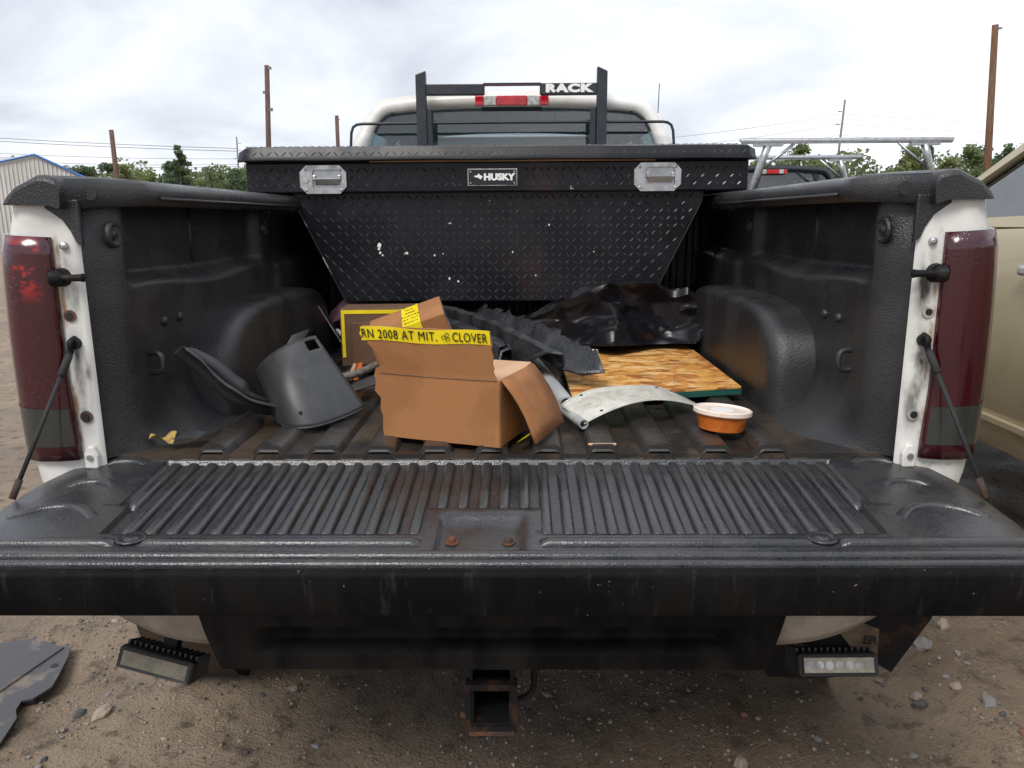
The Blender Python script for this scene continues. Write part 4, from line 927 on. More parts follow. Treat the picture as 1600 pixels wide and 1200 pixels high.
G().tube([bxp(.0, -.003, HB), bxp(.13, -.0035, HB-.002), bxp(WB-.004, -.003, HB)], .0008, 6).obj('flap_crease', 'card_dk', FP)
G().grid(lambda u, v: bxp(WB, lerp(0, DB, u), lerp(0, HB, v)), 3, 3).obj('right_panel', 'card', CB, solid=.004)
G().grid(lambda u, v: bxp(lerp(.012, WB, u), DB, lerp(0, HB, v)), 3, 3).obj('back_panel', 'card', CB, solid=.004)
G().grid(lambda u, v: bxp(.012+.01*math.sin(v*7), lerp(.02, DB, u), lerp(0, HB-.03, v)), 3, 6).obj('left_panel', 'card', CB, solid=.004)
G().grid(lambda u, v: bxp(lerp(0, WB, u), lerp(0, DB, v), .002), 3, 3).obj('bottom_panel', 'card', CB, solid=.003)
# back flap folded in, right flap hanging out over the side
G().grid(lambda u, v: bxp(lerp(.03, WB-.003, u), DB-.175*v, HB+.002-.020*v), 3, 4).obj('back_flap', 'card_in', CB, solid=.003)
RFL = G().grid(lambda u, v: bxp(WB+.003+.072*v+.008*math.sin(v*PI), lerp(.008, DB-.004, u), HB-.128*v+.004*math.sin(v*PI)), 4, 6).obj('right_flap', 'card', CB, solid=.004, smooth=True)
G().grid(lambda u, v: bxp(WB+.026+.022*v, lerp(.03, .10, u), .005+.014*v), 2, 2).obj('tape_scrap', 'tape', CB)
# yellow tape across the top of the flap, with its printed words
tz0, tz1 = .214, .2435
TP = G().grid(lambda u, v: bxp(lerp(-.034+.003*math.sin(v*9), WB-.011, u), fy(lerp(tz0, tz1, v))-.0032+.0006*math.sin(u*40), lerp(tz0, tz1, v)+.002*math.sin(u*9)-.003*(1-u)), 30, 5).obj('tape', 'tape', CB, solid=.0006)
mt = frame(bxp(.112, fy(.229)-.0050, .2275), ex, (0, 0, 1))
text_obj('tape_lettering', 'RN 2008 AT MIT.', .0275, 'ink', TP, frame(bxp(.058, fy(.229)-.0056, .2265), ex, Vector((0, 0, 1))-ey*.18), .0003, .0, 1.12, fit=.176)
text_obj('tape_lettering', 'CLOVER', .0275, 'ink', TP, frame(bxp(.219, fy(.229)-.0056, .2280), ex, Vector((0, 0, 1))-ey*.18), .0003, .0, 1.06, fit=.076)
g = G()
for (a, b) in ((-.0045, -.001), (.0035, .0048), (.0048, -.0045)):
    ct = bxp(.165+a, fy(.229)-.0056-.18*b, .2275+b); g.tube([ct+ex*(.0042*math.cos(k*PI/6))+Vector((0, 0, .0042*math.sin(k*PI/6))) for k in range(13)], .0006, 5)
g.obj('tape_emblem', 'ink', TP)

def carton(name, label, c, d, rot, m, base=None):
    T = thing(name, label, 'cardboard box', c)
    R = Matrix.Translation(c) @ rot.to_4x4()
    def P(a, b, z): return R @ Vector((a, b, z))
    hx_, hy_, hz_ = d[0]/2, d[1]/2, d[2]/2
    B = G(); B.box(c, d, rot); bo = B.obj('box_body', m, T, bevel=.003)
    return T, P, hx_, hy_, hz_
# small taped box lying tipped on the other
T1, P, a, b, c = carton('taped_carton', 'small brown carton banded with printed yellow tape, tipped behind the open box', (-.262, .640, 1.005), (.215, .20, .085), Matrix.Rotation(math.radians(7), 3, 'Z') @ Matrix.Rotation(math.radians(-19), 3, 'Y') @ Matrix.Rotation(math.radians(8), 3, 'X'), 'card')
tp = G().ngon([P(-.010, -b-.001, c+.0012), P(.040, -b-.001, c+.0012), P(.040, b, c+.0012), P(-.010, b, c+.0012)]).obj('tape', 'tape', T1)
G().ngon([P(-.010, -b-.0012, c+.0012), P(.040, -b-.0012, c+.0012), P(.040, -b-.0012, c-.05), P(-.010, -b-.0012, c-.05)]).obj('tape', 'tape', T1)
for k in range(6): text_obj('tape_lettering', ('BORN', 'AT MIT', 'CLOVER', '2008', 'MIT.', 'BORN')[k], .015, 'ink', tp, Matrix.Translation(P(.015, -b+.022+.034*k, c+.0022)) @ Matrix.Rotation(math.radians(7), 4, 'Z') @ Matrix.Rotation(math.radians(-19), 4, 'Y') @ Matrix.Rotation(math.radians(8), 4, 'X'), .0002)
G().ngon([P(a+.0012, -b+.03, c-.002), P(a+.0012, -b+.10, c-.002), P(a+.0012, -b+.10, c-.040), P(a+.0012, -b+.03, c-.040)]).obj('blue_print', 'blue', T1)
G().ngon([P(a+.0012, -b+.03, c-.041), P(a+.0012, -b+.10, c-.041), P(a+.0012, -b+.10, -c+.004), P(a+.0012, -b+.03, -c+.004)]).obj('white_print', 'paper', T1)
# darker box standing behind it
T2, P, a, b, c = carton('dark_carton', 'dark brown carton edged with yellow tape behind the smaller carton', (-.385, .985, .945), (.285, .14, .185), Matrix.Rotation(math.radians(3), 3, 'Z'), 'card_dk')
def strip(p, q, off, wd, nm='tape', m='tape'): pass
G().ngon([P(-a+.004, -b-.0015, c-.004), P(a, -b-.0015, c-.004), P(a, -b-.0015, c-.016), P(-a+.004, -b-.0015, c-.016)]).obj('tape', 'tape', T2)
G().ngon([P(-a+.004, -b-.0017, c-.004), P(-a+.014, -b-.0017, c-.004), P(-a+.014, -b-.0017, -c+.03), P(-a+.004, -b-.0017, -c+.03)]).obj('tape', 'tape', T2)
G().box(P(.012, -b-.006, -.018), (.235, .012, .135), Matrix.Rotation(math.radians(3), 3, 'Z')).obj('box_flap', 'card_dk', T2, bevel=.002)
G().ngon([P(-.055, -b-.0135, .040), P(-.02, -b-.0135, .040), P(-.03, -b-.0135, .012), P(-.055, -b-.0135, .012)]).obj('blue_print', 'blue', T2)

# curved black plastic shroud
def arc3(p0, p1, p2, t_):
    p0, p1, p2 = Vector(p0), Vector(p1), Vector(p2); c = p1*2-(p0+p2)*.5
    return p0*(1-t_)**2+c*2*t_*(1-t_)+p2*t_*t_
def shroud(u, v):
    lo_ = arc3((-.540, .265, .858), (-.440, .175, .852), (-.325, .285, .872), u)
    hi_ = arc3((-.600, .330, .950), (-.530, .300, 1.010), (-.452, .345, 1.036), u)
    p = lo_.lerp(hi_, v); p += Vector((0, -.020, .006))*math.sin(v*PI)*math.sin(u*PI); return p
SH = G().grid(shroud, 33, 25, skip=lambda i, j: (27 <= i <= 30 and 20 <= j <= 22)).obj('plastic_shroud', 'plastic_gry', None, smooth=True, solid=.004)
tag(SH, 'curved black plastic shroud with a square notch standing left of the open box', 'car part')
tb = G().grid(lambda u, v: shroud(lerp(.62, .86, u), 1)+Vector((.012*v, .01*v, .022*v)), 6, 3).obj('shroud_tab', 'plastic_gry', SH, solid=.003)
G().lathe([(.004, 0), (.004, -.0035)], shroud(.52, .18)+Vector((0, -.003, 0)), 12, 'y').obj('screw_hole', 'ink', SH)
lipb = [shroud(i/16, 0)+Vector((0, -.001, -.001)) for i in range(17)]
G().tube(lipb, .003, 6).obj('shroud_lip', 'plastic_gry', SH, smooth=True)
# long trim piece sweeping from the wheel well behind the shroud
path_ = smooth_path([(-.708, .165, 1.030), (-.672, .185, .985), (-.622, .205, .925), (-.560, .240, .880), (-.490, .310, .862), (-.410, .430, .870), (-.325, .560, .885)], 7)
sec = [(-.036, .016), (-.028, .018), (-.004, .016), (.018, .008), (.030, -.004), (.031, -.016)]
g = G(); m_ = len(path_)
for k, p in enumerate(path_):
    d = (path_[min(k+1, m_-1)]-path_[max(k-1, 0)]).normalized(); sd = d.cross(Vector((0, 0, 1))).normalized(); up = sd.cross(d); wv_ = lerp(.75, 1.5, k/(m_-1))*(.7+.3*min(1, k/4))
    for a, b in sec: g.v.append(tuple(p+sd*(-a*wv_)+up*b+Vector((0, 0, .006*noise.noise(p*20+Vector((a*60, 0, 0)))))))
g.f = [(k*6+i, k*6+i+1, (k+1)*6+i+1, (k+1)*6+i) for k in range(m_-1) for i in range(5)]
TMs = g.obj('trim_strip', 'plastic_gry', None, smooth=True, solid=.003)
tag(TMs, 'long curved black plastic trim leaning up against the left bed wall', 'car part')
g = G()
for k in range(2, 26):
    p = path_[k]; d = (path_[k+1]-path_[k-1]).normalized(); sd = d.cross(Vector((0, 0, 1))).normalized(); up = sd.cross(d)
    q = p-sd*.026+up*.016; hgt = .034*math.sin((k-2)/24*PI)**.6*(1 if k < 18 else .5)
    g.v += [tuple(q), tuple(q+up*hgt*.7-sd*hgt*.5)]
g.f = [(2*i, 2*i+2, 2*i+3, 2*i+1) for i in range(23)]
g.obj('trim_flange', 'plastic_gry', TMs, smooth=True, solid=.003)
# torn splash shield
ax0, ax1 = Vector((-.300, 1.36, .975)), Vector((.160, .475, .925)); ad_ = (ax1-ax0).normalized(); sd = Vector((ad_.y, -ad_.x, 0)).normalized(); sd = -sd if sd.x < 0 else sd
seca = [(-.155, -.085), (-.135, -.030), (-.118, .010), (-.095, .014), (-.082, .012), (-.075, -.018), (-.050, -.022), (-.040, .024), (-.022, .028), (-.010, .006), (.020, -.016), (.060, -.022), (.095, -.006), (.118, .020)]
rz_ = random.Random(8); g = G(); nk = 44
for k in range(nk):
    t_ = k/(nk-1); p = ax0.lerp(ax1, t_); p.z += .030*math.sin(t_*PI*.9)
    for i, (a, b) in enumerate(seca):
        w_ = 1-.15*t_; jag = 0; jz = 0
        if i == len(seca)-1: jag = rz_.uniform(-.012, .012); jz = rz_.choice((0, .002, .004, .010))
        if i == 0: jz = rz_.uniform(-.01, .02)
        end = (.055*math.sin(i*1.7)+.03*rz_.uniform(-1, 1))*max(0, (t_-.93)/.07)*(1 if i > 6 else -.0)
        if i < 7: end -= .16*sm(t_, .8, 1.0)
        q = p+sd*(a*w_+jag)+ad_*(end)+Vector((0, 0, b*1.35+jz)); q += Vector((0, 0, .004*noise.noise(q*30)))
        g.v.append(tuple(q))
ns_ = len(seca); g.f = [(k*ns_+i, k*ns_+i+1, (k+1)*ns_+i+1, (k+1)*ns_+i) for k in range(nk-1) for i in range(ns_-1) if not (i == 3 and 34 < k < 39)]
SS = g.obj('splash_shield', 'torn', None, auto=38, solid=.003)
tag(SS, 'torn black plastic splash shield with jagged edge lying over the board', 'car part')
g = G()
for k in range(15):
    t_ = .10+.85*(k+rz_.uniform(-.4, .4))/14; p = ax0.lerp(ax1, t_)+sd*(.108*(1-.1*t_))+Vector((0, 0, .030*math.sin(t_*PI*.9)+.012)); h_ = rz_.choice((.004, .006, .010, .014, .030))
    g.ngon([p-ad_*.014, p+ad_*.014, p+ad_*rz_.uniform(.0, .012)+Vector((0, 0, h_))+sd*.012, p-ad_*.008+Vector((0, 0, h_*.7))+sd*.008])
g.obj('torn_edge', 'torn', SS, solid=.002)['kind'] = 'stuff'
# crumpled black plastic sheet
ztop = [(.0, .955), (.10, .985), (.20, 1.025), (.30, 1.062), (.36, 1.085), (.43, 1.098), (.50, 1.088), (.56, 1.070), (.62, 1.070), (.70, 1.03), (.76, .98)]
zbot = [(.0, .925), (.10, .905), (.18, .897), (.62, .895), (.68, .91), (.76, .94)]
def fold(q):
    v = 0
    for k, (fx, amp) in enumerate(((2.8, .052), (6.2, .028), (13, .008))):
        nn_ = noise.noise(Vector((q.x*fx+k*3.1, q.y*fx*1.3, q.z*fx*1.9+k))); v += amp*(1-2*abs(nn_)*1.6)
    return v
def tarp(u, v):
    x = lerp(.035, .745, u); zt = poly_at(ztop, x); zb = poly_at(zbot, x)
    if v < .62:
        k = v/.62; z = lerp(zb, zt, k**.9); y = 1.045+.085*k+.03*math.sin(k*PI*1.2)+.03*math.sin(x*14)*(1-k)
    else:
        k = (v-.62)/.38; z = lerp(zt, .90, k**1.4); y = 1.13+.02+.34*k
        if x > .46 and z > 1.02: y -= .0
    q = Vector((x, y, z)); f_ = fold(q)
    edge_ = min(1, 4*min(u, 1-u)+.15)
    y2 = y-f_*.9*edge_; z2 = z+f_*.55*edge_*(1 if v > .05 else .3)
    x2 = x+.01*noise.noise(q*20)
    if z2 > 1.02 and y2 > 1.165 and x2 < .66: z2 = min(z2, 1.022) if v > .7 else z2
    if v <= .7: y2 = min(y2, 1.165)
    return (x2, y2, z2)
TA = G().grid(tarp, 96, 60).obj('plastic_sheet', 'tarp', None, auto=32, fix=True)
tag(TA, 'crumpled shiny black plastic sheet heaped under the right of the tool box', 'plastic sheet')
# strand board
ob = [(.178, .400, .868), (.628, .482, .876), (.628, 1.50, .878), (.168, 1.48, .870)]
OB = G(); OB.prism(ob, (0, 0, 0), (0, 0, -.004)); OBo = OB.obj('strand_board', 'osb')
tag(OBo, 'orange brown strand board sheet with green edge on the bed floor', 'board')
G().prism([(p[0], p[1]-.002*(p[1] < 1), p[2]-.0042) for p in ob], (0, 0, 0), (0, 0, -.016)).obj('board_edge', 'green', OBo)
# bent licence plate, seen from its back
pa, pb = Vector((.190, .160, .862)), Vector((.482, .285, .870)); px_ = (pb-pa).normalized(); py_ = Vector((-px_.y, px_.x, 0)); LPn = (pb-pa).length
def plate(u, v):
    hgt = .034*math.sin(min(1, u*1.03)*PI)**.9
    return pa+px_*(LPn*u)+py_*(.148*v*.86)+Vector((0, 0, hgt+.016*v*(1-.4*u)+.004*math.sin(u*9)*v))
PL = G().grid(plate, 33, 11).obj('licence_plate', 'plate_m', None, smooth=True, solid=.0012)
tag(PL, 'bent pale licence plate showing the back of its stamped characters', 'licence plate')
cu_ = bpy.data.curves.new('stamp', 'FONT'); cu_.body = 'NMJDTG'; cu_.size = .095; cu_.fill_mode = 'NONE'; cu_.bevel_depth = .0005; cu_.bevel_resolution = 0; cu_.align_x = 'CENTER'; cu_.align_y = 'CENTER'; cu_.resolution_u = 3
tmp = bpy.data.objects.new('stamp', cu_); COL.objects.link(tmp); me = bpy.data.meshes.new_from_object(tmp.evaluated_get(bpy.context.evaluated_depsgraph_get())); bpy.data.objects.remove(tmp)
bm = bmesh.new(); bm.from_mesh(me); bmesh.ops.triangulate(bm, faces=bm.faces); bmesh.ops.subdivide_edges(bm, edges=[e for e in bm.edges if e.calc_length() > .02], cuts=3)
xs2 = [v.co.x for v in bm.verts]; wx = max(xs2)-min(xs2)
for v in bm.verts:
    u_ = .5-(v.co.x-(max(xs2)+min(xs2))/2)/wx*.80; v_ = .5+v.co.y/.148
    p = plate(u_, v_); e_ = .01; nrm = (plate(u_+e_, v_)-p).cross(plate(u_, v_+e_)-p).normalized(); v.co = p+nrm*(.0014+v.co.z)
bm.to_mesh(me); bm.free(); me.materials.clear(); me.materials.append(MT['plate_m']); me.name = 'stamped_characters'; link('stamped_characters', me, PL)
G().tube([plate(.02+.96*i/20, .04)+Vector((0, 0, .001)) for i in range(21)], .0018, 5).obj('plate_rim', 'plate_m', PL, smooth=True)
G().tube([plate(.02+.96*i/20, .96)+Vector((0, 0, .001)) for i in range(21)], .0018, 5).obj('plate_rim', 'plate_m', PL, smooth=True)
for (u_, v_) in ((.16, .12), (.16, .9), (.82, .9)): G().lathe([(.004, .0008), (.004, .0022)], plate(u_, v_), 10).obj('plate_hole', 'ink', PL)
# tub of orange food
TU = thing('food_tub', 'round tub of orange food with a frosted lid at the rear edge', 'tub', (.489, .145, .850))
rot_t = Matrix.Translation((.489, .145, .8535)) @ Matrix.Rotation(math.radians(4), 4, 'Y') @ Matrix.Rotation(math.radians(-3), 4, 'X')
def tub(prof_, nm, m, par=TU, **k):
    g = G().lathe(prof_, (0, 0, 0), 40); g.v = [tuple(rot_t @ Vector(p)) for p in g.v]; return g.obj(nm, m, par, **k)
tub([(.040, 0), (.0475, .002), (.0545, .031), (.0575, .033), (.0585, .038)], 'tub_body', 'orange', auto=30)
ld = tub([(.0615, .036), (.0635, .038), (.0635, .046), (.060, .048), (.057, .044), (.002, .0435)], 'tub_lid', 'lid', auto=30)
tub([(.026, .0440), (.0255, .0446)], 'lid_label', 'paper', ld)
# pipes
def pipe(name, label, a, b, r, m, wall=.8):
    a, b = Vector(a), Vector(b); T = G(); d = (b-a).normalized()
    T.tube([a, b], r, 20, caps=False); T.tube([a, b], r*wall, 20, caps=False)
    x = d.cross(Vector((0, 0, 1))).normalized(); y = d.cross(x)
    for e in (a, b): T.ring([e+(x*math.cos(2*PI*i/20)+y*math.sin(2*PI*i/20))*r for i in range(20)], [e+(x*math.cos(2*PI*i/20)+y*math.sin(2*PI*i/20))*r*wall for i in range(20)])
    T.tube([a+d*.12, a+d*.125], r*wall, 20, caps=True)
    return tag(T.obj(name, m, None, auto=40), label, 'pipe')
pipe('conduit_pipe', 'thick grey plastic pipe poking out from behind the open box', (.158, .292, .874), (.075, .95, .874), .0205, 'pvc')
pipe('thin_pipe', 'thin grey pipe beside the bent licence plate', (.188, .158, .862), (.092, .50, .862), .0110, 'pvc')
pipe('white_tube', 'short white tube lying on the strand board', (.292, .925, .889), (.13, .985, .889), .0130, 'white_pl')
# odds and ends on the left
g = G().grid(lambda u, v: (lerp(-.68, -.50, u)+.02*math.sin(v*6), 1.30+.12*v, .90+.13*math.sin(u*PI*.8+.3)*math.sin(v*PI*.8+.5)+.025*noise.noise(Vector((u*5, v*5, 1)))), 24, 18)
tag(g.obj('pink_cloth', 'pink', None, smooth=True, solid=.006), 'crumpled pink cloth tucked under the left end of the tool box', 'cloth')
tag(G().tube(smooth_path([(-.60, 1.18, .93), (-.57, 1.12, .925), (-.545, 1.10, .90), (-.53, 1.13, .87), (-.56, 1.17, .868)], 6), .008, 8).obj('white_hose', 'white_pl', None, smooth=True), 'short white curled hose beside the dark carton', 'hose')
tag(G().ngon([(-.62, 1.02, 1.035), (-.50, .955, .865), (-.53, 1.02, .86), (-.60, 1.08, .99)]).obj('black_offcut', 'torn', None, solid=.004), 'black plastic offcut leaning on the dark carton', 'offcut')
tag(G().lathe([(.001, .0), (.062, .0), (.065, .003), (.062, .006), (.001, .007)], (-.425, .905, .851), 32).obj('blue_disc', 'bluedisc', None), 'flat blue lid with white print on the bed floor', 'lid')
tag(G().box((-.449, .80, .862), (.015, .26, .010), Matrix.Rotation(math.radians(8), 3, 'Z')).obj('orange_ruler', 'orange_pl', None, bevel=.002), 'thin orange plastic strip below the dark carton', 'strip')
tag(G().box((-.467, .80, .861), (.012, .26, .008), Matrix.Rotation(math.radians(8), 3, 'Z')).obj('cream_strip', 'card_in', None, bevel=.002), 'thin cream coloured strip beside the orange one', 'strip')
tag(G().tube(smooth_path([(-.46, .56, .885), (-.40, .60, .895), (-.345, .69, .91), (-.33, .78, .90)], 8), .011, 10).obj('grey_rope', 'rope', None, smooth=True), 'short length of grey rope behind the plastic shroud', 'rope')
rl_ = random.Random(4)
tag(G().grid(lambda u, v: (-.735+.05*u, .045+.035*v, .862+.010*math.sin(u*5+v*4)), 7, 5).obj('dry_leaf', 'leaf', None, smooth=True), 'yellow dry leaf in the left rear corner of the bed', 'leaf')
tag(G().grid(lambda u, v: (-.69+.055*u, .055+.05*v, .860+.004*math.sin(u*3)), 4, 4).obj('grey_scrap', 'plastic_gry', None, solid=.002), 'flat grey plastic scrap beside the dry leaf', 'scrap')
tag(G().prism([(-.035, .030, .8385), (-.012, .028, .8385), (-.011, .034, .845), (-.034, .036, .845)], (0, 0, 0), (0, .004, .001)).obj('paper_tag', 'letter', None), 'tiny white tag at the bed edge below the open box', 'tag')
tag(G().grid(lambda u, v: (.188+.058*u, .034+.010*v, .8510+.0008*v), 4, 2).obj('tape_scrap', 'card_in', None, solid=.001), 'thin cream strip stuck on a floor rib edge', 'strip')
# scrap on the ground
sp = [(-1.62, .66), (-1.50, .70), (-1.40, .655), (-1.36, .655), (-1.335, .60), (-1.305, .50), (-1.29, .44), (-1.31, .385), (-1.335, .375), (-1.325, .335), (-1.30, .30), (-1.275, .19), (-1.40, .10), (-1.75, .15)]
SC = G().prism([(x, y, .012) for x, y in sp], (0, 0, 0), (0, 0, .006)).obj('plastic_scrap', 'scrap')
tag(SC, 'flat muddy grey plastic scrap lying on the ground at left', 'scrap')
G().tube([(-1.375, .64, .019), (-1.42, .42, .020), (-1.50, .15, .019)], .004, 6).obj('scrap_fold', 'scrap', SC)
for (x, y) in ((-1.345, .545), (-1.385, .33), (-1.38, .27)): G().lathe([(.010, .0), (.010, .0022)], (x, y, .018), 12).obj('scrap_hole', 'ink', SC)

# ------------------------------------------------------------------ neighbouring vehicles
TT = thing('tan_pickup', 'tan pickup truck parked close on the right, only its door edge showing', 'pickup truck', (2.755, .9, 0))
cab_front(TT, 2.755, .15, 'tan', 2.12, 'glass_tan', 'glass_tan', False)
bed_box(TT, 2.755, -1.85, .12, 'tan')
DK = thing('dark_pickup', 'black pickup truck parked ahead on the right under a ladder rack', 'pickup truck', (2.58, 6.6, 0))
cab_front(DK, 2.60, 6.55, 'darkp', 2.1, 'glass', 'glass_rear')
lamp_high(DK, 2.60, 6.60, 1.765, .16, .055)
bed_box(DK, 2.60, 4.5, 6.5, 'darkp')
LR = thing('ladder_rack', 'silver ladder rack standing over the bed of the black pickup', 'ladder rack', (2.57, 5.5, 1.38))
for (y, z) in ((4.70, 1.888), (6.30, 1.882)):
    G().tube([(1.745, y, z-.004), (1.75, y, z), (3.36, y, z), (3.365, y, z-.002)], .022, 12).obj('rack_bar', 'steel', LR, smooth=True)
    for s in (-1, 1):
        xa, xb = 2.555+s*.60, 2.555+s*.74
        G().box((xa, y, z-.030), (.22, .05, .018)).obj('saddle', 'steel', LR)
        G().tube([(xa, y, z-.03), (xa+s*.03, y, z-.12), (xb, y, 1.38)], .030, 10).obj('rack_leg', 'steel', LR, smooth=True)
        G().tube([(xa-s*.20, y, z-.02), (xa+s*.025, y, z-.20)], .012, 8).obj('brace', 'steel', LR, smooth=True)
for s in (-1, 1): G().tube([(2.555+s*.74, 4.75, 1.395), (2.555+s*.74, 6.25, 1.395)], .02, 8).obj('side_rail', 'steel', LR, smooth=True)

# ------------------------------------------------------------------ building on the left
BL = thing('metal_building', 'pale ribbed metal building with blue roof edge beyond the left bed side', 'building', (-33.5, 49.5, 0))
pk, el, er = Vector((-30.0, 47.5, 5.33)), Vector((-37.2, 45.4, 3.55)), Vector((-27.0, 48.4, 3.75))
back = Vector((-15, 20, 0)); h0 = lambda p: Vector((p.x, p.y, -.1))
G().ngon([h0(el), h0(er), er, pk, el]).obj('wall', 'siding', BL)
G().ngon([h0(er), h0(er+back), er+back, er]).obj('wall', 'siding', BL); G().ngon([h0(el), h0(el+back), el+back, el]).obj('wall', 'siding', BL); G().ngon([h0(el+back), h0(er+back), er+back, pk+back, el+back]).obj('wall', 'siding', BL)
up = Vector((0, 0, .06))
for e in (el, er): G().ngon([e+up+(e-pk)*.03, pk+up, pk+back+up, e+back+up+(e-pk)*.03]).obj('roof', 'roofgrey', BL, solid=.05)
fo = Vector((.05, -.12, 0))
for e in (el, er): G().tube([e+fo+up, pk+fo+up], .075, 6).obj('roof_edge', 'bluetrim', BL)
for i in range(44):
    t_ = (i+.5)/44; a = h0(el).lerp(h0(er), t_); xx = a.x
    zt = lerp(el.z, pk.z, (xx-el.x)/(pk.x-el.x)) if xx < pk.x else lerp(pk.z, er.z, (xx-pk.x)/(er.x-pk.x))
    G().box((a.x+.01, a.y-.03, zt/2-.05), (.07, .06, zt)).obj('siding_rib', 'siding', BL)
B2 = thing('far_shed', 'long grey shed roof behind the blue edged building', 'shed', (-52, 72, 0))
G().box((-60, 74, 2.6), (24, 14, 5.2)).obj('wall', 'siding', B2)
G().prism([(-72, 66, 5.2), (-47.6, 66, 5.2), (-47.6, 74, 7.3), (-72, 74, 7.3)], (0, 0, 0), (0, 0, .12)).obj('roof', 'roofgrey', B2)
G().prism([(-72, 82, 5.2), (-47.6, 82, 5.2), (-47.6, 74, 7.3), (-72, 74, 7.3)], (0, 0, 0), (0, 0, .12)).obj('roof', 'roofgrey', B2)

# ------------------------------------------------------------------ poles and wires
def pole(name, label, top, bot, r0, r1, m, bits=()):
    P = thing(name, label, 'utility pole', (bot[0], bot[1], 0), 'utility poles beyond the yard')
    k = (0-bot[2])/(top[2]-bot[2]); b = Vector(bot).lerp(Vector(top), k) if abs(k) < 8 else Vector((bot[0], bot[1], 0)); b.z = -.2
    G().tube([b, b.lerp(Vector(top), .5), Vector(top)], [r0, (r0+r1)/2, r1], 10).obj('pole_shaft', m, P, smooth=True)
    for (f_, sx, sz) in bits:
        q = b.lerp(Vector(top), f_); G().box((q.x+sx, q.y-.05, q.z), (abs(sx)*1.0+.04, .08, sz*.6)).obj('pole_fitting', 'pole_grey', P)
    return P
pole('utility_pole', 'leaning reddish wood pole beyond the left bed rail near the building', (-31.47, 60, 8.22), (-31.45, 60, 4.2), .22, .17, 'wood_pole', ((.96, .1, .25),))
pole('utility_pole', 'tall bare reddish wood pole rising left of the tool box lid', (-12.26, 38, 8.68), (-12.45, 38, 4.9), .14, .115, 'wood_pole', ((.985, .14, .2), (.86, -.12, .2), (.77, .16, .25)))
pole('utility_pole', 'short dark wood pole just left of the white cab', (-12.88, 55, 8.5), (-12.9, 55, 6.4), .15, .13, 'wood_pole', ((.97, .12, .15),))
pole('utility_pole', 'thin grey power pole carrying wires above the left trees', (-53.85, 150, 16.9), (-54.0, 150, 9.4), .20, .13, 'pole_grey', ((.93, .5, .15), (.86, .5, .15), (.77, -.5, .15)))
pole('utility_pole', 'tall orange brown pole at the right edge of the sky', (14.60, 24, 7.05), (14.88, 24, 2.87), .125, .095, 'wood_pole2', ((.985, .10, .08),))
pole('utility_pole', 'leaning grey power pole above the ladder rack', (60.35, 150, 22.7), (59.9, 150, 12.7), .27, .18, 'pole_grey', ((.91, -.7, .3), (.81, -.8, .3), (.70, -.8, .3), (.6, .8, .2)))
def wire(label, a, b, sag, r=.028):
    a, b = Vector(a), Vector(b)
    pts = [a.lerp(b, i/14)-Vector((0, 0, 4*sag*(i/14)*(1-i/14))) for i in range(15)]
    tag(G().tube(pts, r, 5).obj('power_wire', 'wire', None, smooth=True), label, 'wire', 'overhead wires')
for k, (z0, z1, s_) in enumerate(((17.6, 14.8, .3), (17.0, 14.3, .3), (14.7, 12.9, .5), (13.3, 11.9, .6), (12.6, 11.5, .6))):
    wire('%s overhead wire crossing the left sky to the thin grey pole' % ('topmost', 'second', 'third', 'fourth', 'lowest')[k], (-112, 150, z0+.3), (-53.9, 150, z1), s_, .05 if k < 2 else .034)
for k, (z0, z1, z2) in enumerate(((19.0, 20.2, 19.6), (17.0, 18.4, 17.8), (15.0, 16.4, 15.8))):
    w_ = ('upper', 'middle', 'lower')[k]
    wire('%s faint wire running left from the leaning grey pole' % w_, (-6, 165, z0-3.5), (60.1, 150, z1), 1.2, .030)
    wire('%s faint wire running right from the leaning grey pole' % w_, (60.1, 150, z1), (130, 150, z2), 1.4, .030)

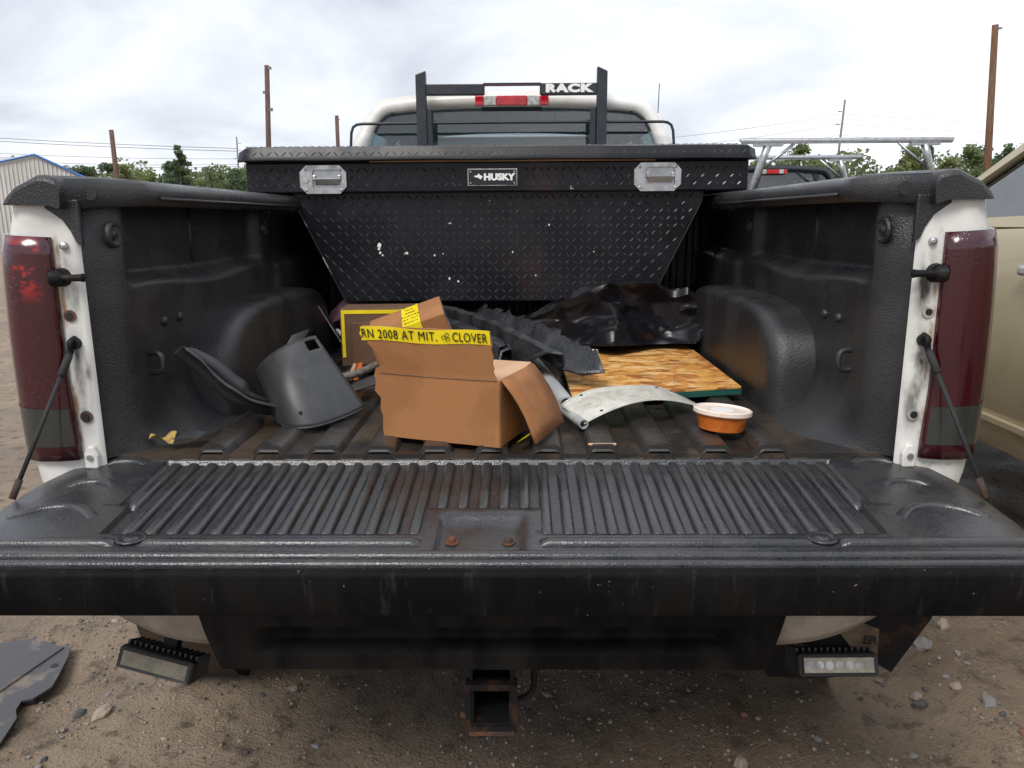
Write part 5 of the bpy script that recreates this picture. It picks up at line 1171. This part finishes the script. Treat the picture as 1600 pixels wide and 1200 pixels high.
# ------------------------------------------------------------------ trees
def tree(label, x, y, h, w_, seed, m, kind='broad', group='trees beyond the yard', n=3200):
    R = random.Random(seed); T = thing('tree', label, 'tree', (x, y, 0), group)
    g = G(); top = Vector((x+R.uniform(-.3, .3), y, h*.86))
    g.tube([(x, y, -.2), (x+R.uniform(-.1, .1), y, h*.45), top], [.03*h*.6, .02*h*.6, .004*h], 7)
    for _ in range(9):
        f_ = R.uniform(.3, .8); a = R.uniform(0, 6.28); L = w_*.5*R.uniform(.5, .95)*(1.1-f_ if kind == 'conifer' else .9)
        p = Vector((x, y, h*f_)); g.tube([p, p+Vector((math.cos(a)*L*.5, math.sin(a)*L*.5, L*.25)), p+Vector((math.cos(a)*L, math.sin(a)*L, L*(.55 if kind != 'conifer' else -.05)))], [.010*h*.6, .006*h*.6, .003*h*.6], 5)
    g.obj('trunk', 'bark', T, smooth=True)
    cl = []
    for _ in range(26 if kind == 'broad' else 34):
        if kind == 'conifer':
            f_ = R.uniform(.12, 1)**.9; rr = w_*.5*(1.05-f_)*R.uniform(.5, 1.05); a = R.uniform(0, 6.28)
            cl.append((Vector((x+math.cos(a)*rr, y+math.sin(a)*rr, h*f_)), w_*.17*(1.15-f_*.75), h*.035))
        else:
            f_ = R.uniform(.10, .95); env = math.sin(min(1, (f_+.06))*PI)**.55; rr = w_*.5*env*math.sqrt(R.random()); a = R.uniform(0, 6.28)
            cl.append((Vector((x+math.cos(a)*rr, y+math.sin(a)*rr, h*f_)), w_*R.uniform(.12, .22), h*R.uniform(.05, .10)))
    g = G()
    for k in range(n):
        c, rx, rz = cl[R.randrange(len(cl))]
        d = Vector((R.gauss(0, 1), R.gauss(0, 1), R.gauss(0, 1))).normalized()*R.random()**.4
        p = c+Vector((d.x*rx, d.y*rx, d.z*rz)); s_ = R.uniform(.12, .26)*(h/9)
        a = Vector((R.gauss(0, 1), R.gauss(0, 1), R.gauss(0, .6))).normalized(); b = a.cross(Vector((R.gauss(0, 1), R.gauss(0, 1), R.gauss(0, 1)))).normalized()
        g.add([p-a*s_, p+b*s_*.6, p+a*s_, p-b*s_*.6], [(0, 1, 2, 3)])
    g.obj('crown', m, T, fix=False)
rt_ = random.Random(21)
LEFT = 'green leafy tree in the row above the left bed rail'; RIGHT = 'green leafy tree in the row above the right bed rail'
for i in range(26):
    x = lerp(-84, -36, i/25)+rt_.uniform(-.8, .8); y = rt_.uniform(112, 136); h = rt_.uniform(8.2, 10.6)
    tree(LEFT, x, y, h, rt_.uniform(4.2, 6.2), 100+i, rt_.choice(('lf1', 'lf1', 'lf2', 'lf3', 'lf2')), 'broad', 'leafy trees beyond the left bed rail')
tree('dark green pine rising highest over the left trees', -48.0, 110, 11.4, 7.5, 300, 'lf3', 'conifer', None, 3000)
tree('thin pale half bare tree right of the dark pine', -44.6, 112, 9.3, 3.2, 301, 'lf4', 'broad', None, 900)
for i in range(32):
    x = lerp(20, 92, i/31)+rt_.uniform(-.8, .8); y = rt_.uniform(108, 132); h = rt_.uniform(8.6, 10.8)+(1.4 if x > 55 else 0)
    tree(RIGHT, x, y, h, rt_.uniform(4.2, 6.2), 200+i, rt_.choice(('lf1', 'lf2', 'lf2', 'lf4', 'lf1', 'lf3')), 'broad', 'leafy trees beyond the right bed rail')
tree('loose leafy tree showing between the tool box and the ladder rack', 31.0, 88, 9.6, 6.0, 400, 'lf1', 'broad', None, 2400)
tree('dark pine above the right bed rail end', 53.5, 104, 10.4, 5.0, 401, 'lf3', 'conifer', None, 3200)
tree('dark leafy tree behind the tall orange brown pole', 67.0, 100, 11.2, 6.5, 402, 'lf3', 'broad', None, 3200)
for i in range(14):
    x = lerp(-34, 18, i/13); tree('green leafy tree straight ahead, seen only through the cab glass', x, rt_.uniform(118, 130), rt_.uniform(7, 8.6), 6, 500+i, 'lf1', 'broad', 'leafy trees straight ahead beyond the cab', 1500)
# scrub and the wood behind, closing the tree rows
def mass(name, label, cat, n, xr, yr, top, size, m, seed):
    g = G(); R = random.Random(seed)
    for k in range(n):
        x = R.uniform(*xr); y = R.uniform(*yr); zt = top*(1.06 if x > 0 else .98)*(.72+.55*noise.noise(Vector((x*.16, seed, 0)))+.25*noise.noise(Vector((x*.6, seed, 3))))
        z = zt*R.random()**.5; p = Vector((x, y, z)); s_ = R.uniform(*size)
        a = Vector((R.gauss(0, 1), R.gauss(0, 1), R.gauss(0, .6))).normalized(); b = a.cross(Vector((R.gauss(0, 1), R.gauss(0, 1), R.gauss(0, 1)))).normalized()
        g.add([p-a*s_, p+b*s_*.7, p+a*s_, p-b*s_*.7], [(0, 1, 2, 3)])
    o = g.obj(name, m, fix=False); o['kind'] = 'stuff'; o['label'] = label; o['category'] = cat
mass('scrub', 'low yellow green scrub at the foot of the tree rows', 'scrub', 9000, (-95, 105), (102, 112), 5.2, (.18, .42), 'lf2', 77)
mass('far_wood', 'far green wood closing the gaps behind the tree rows', 'wood', 34000, (-110, 120), (138, 150), 13.2, (.25, .55), 'lf1', 78)
mass('far_wood', 'paler far wood mixed in behind the tree rows', 'wood', 14000, (-110, 120), (136, 148), 12.2, (.25, .5), 'lf4', 79)
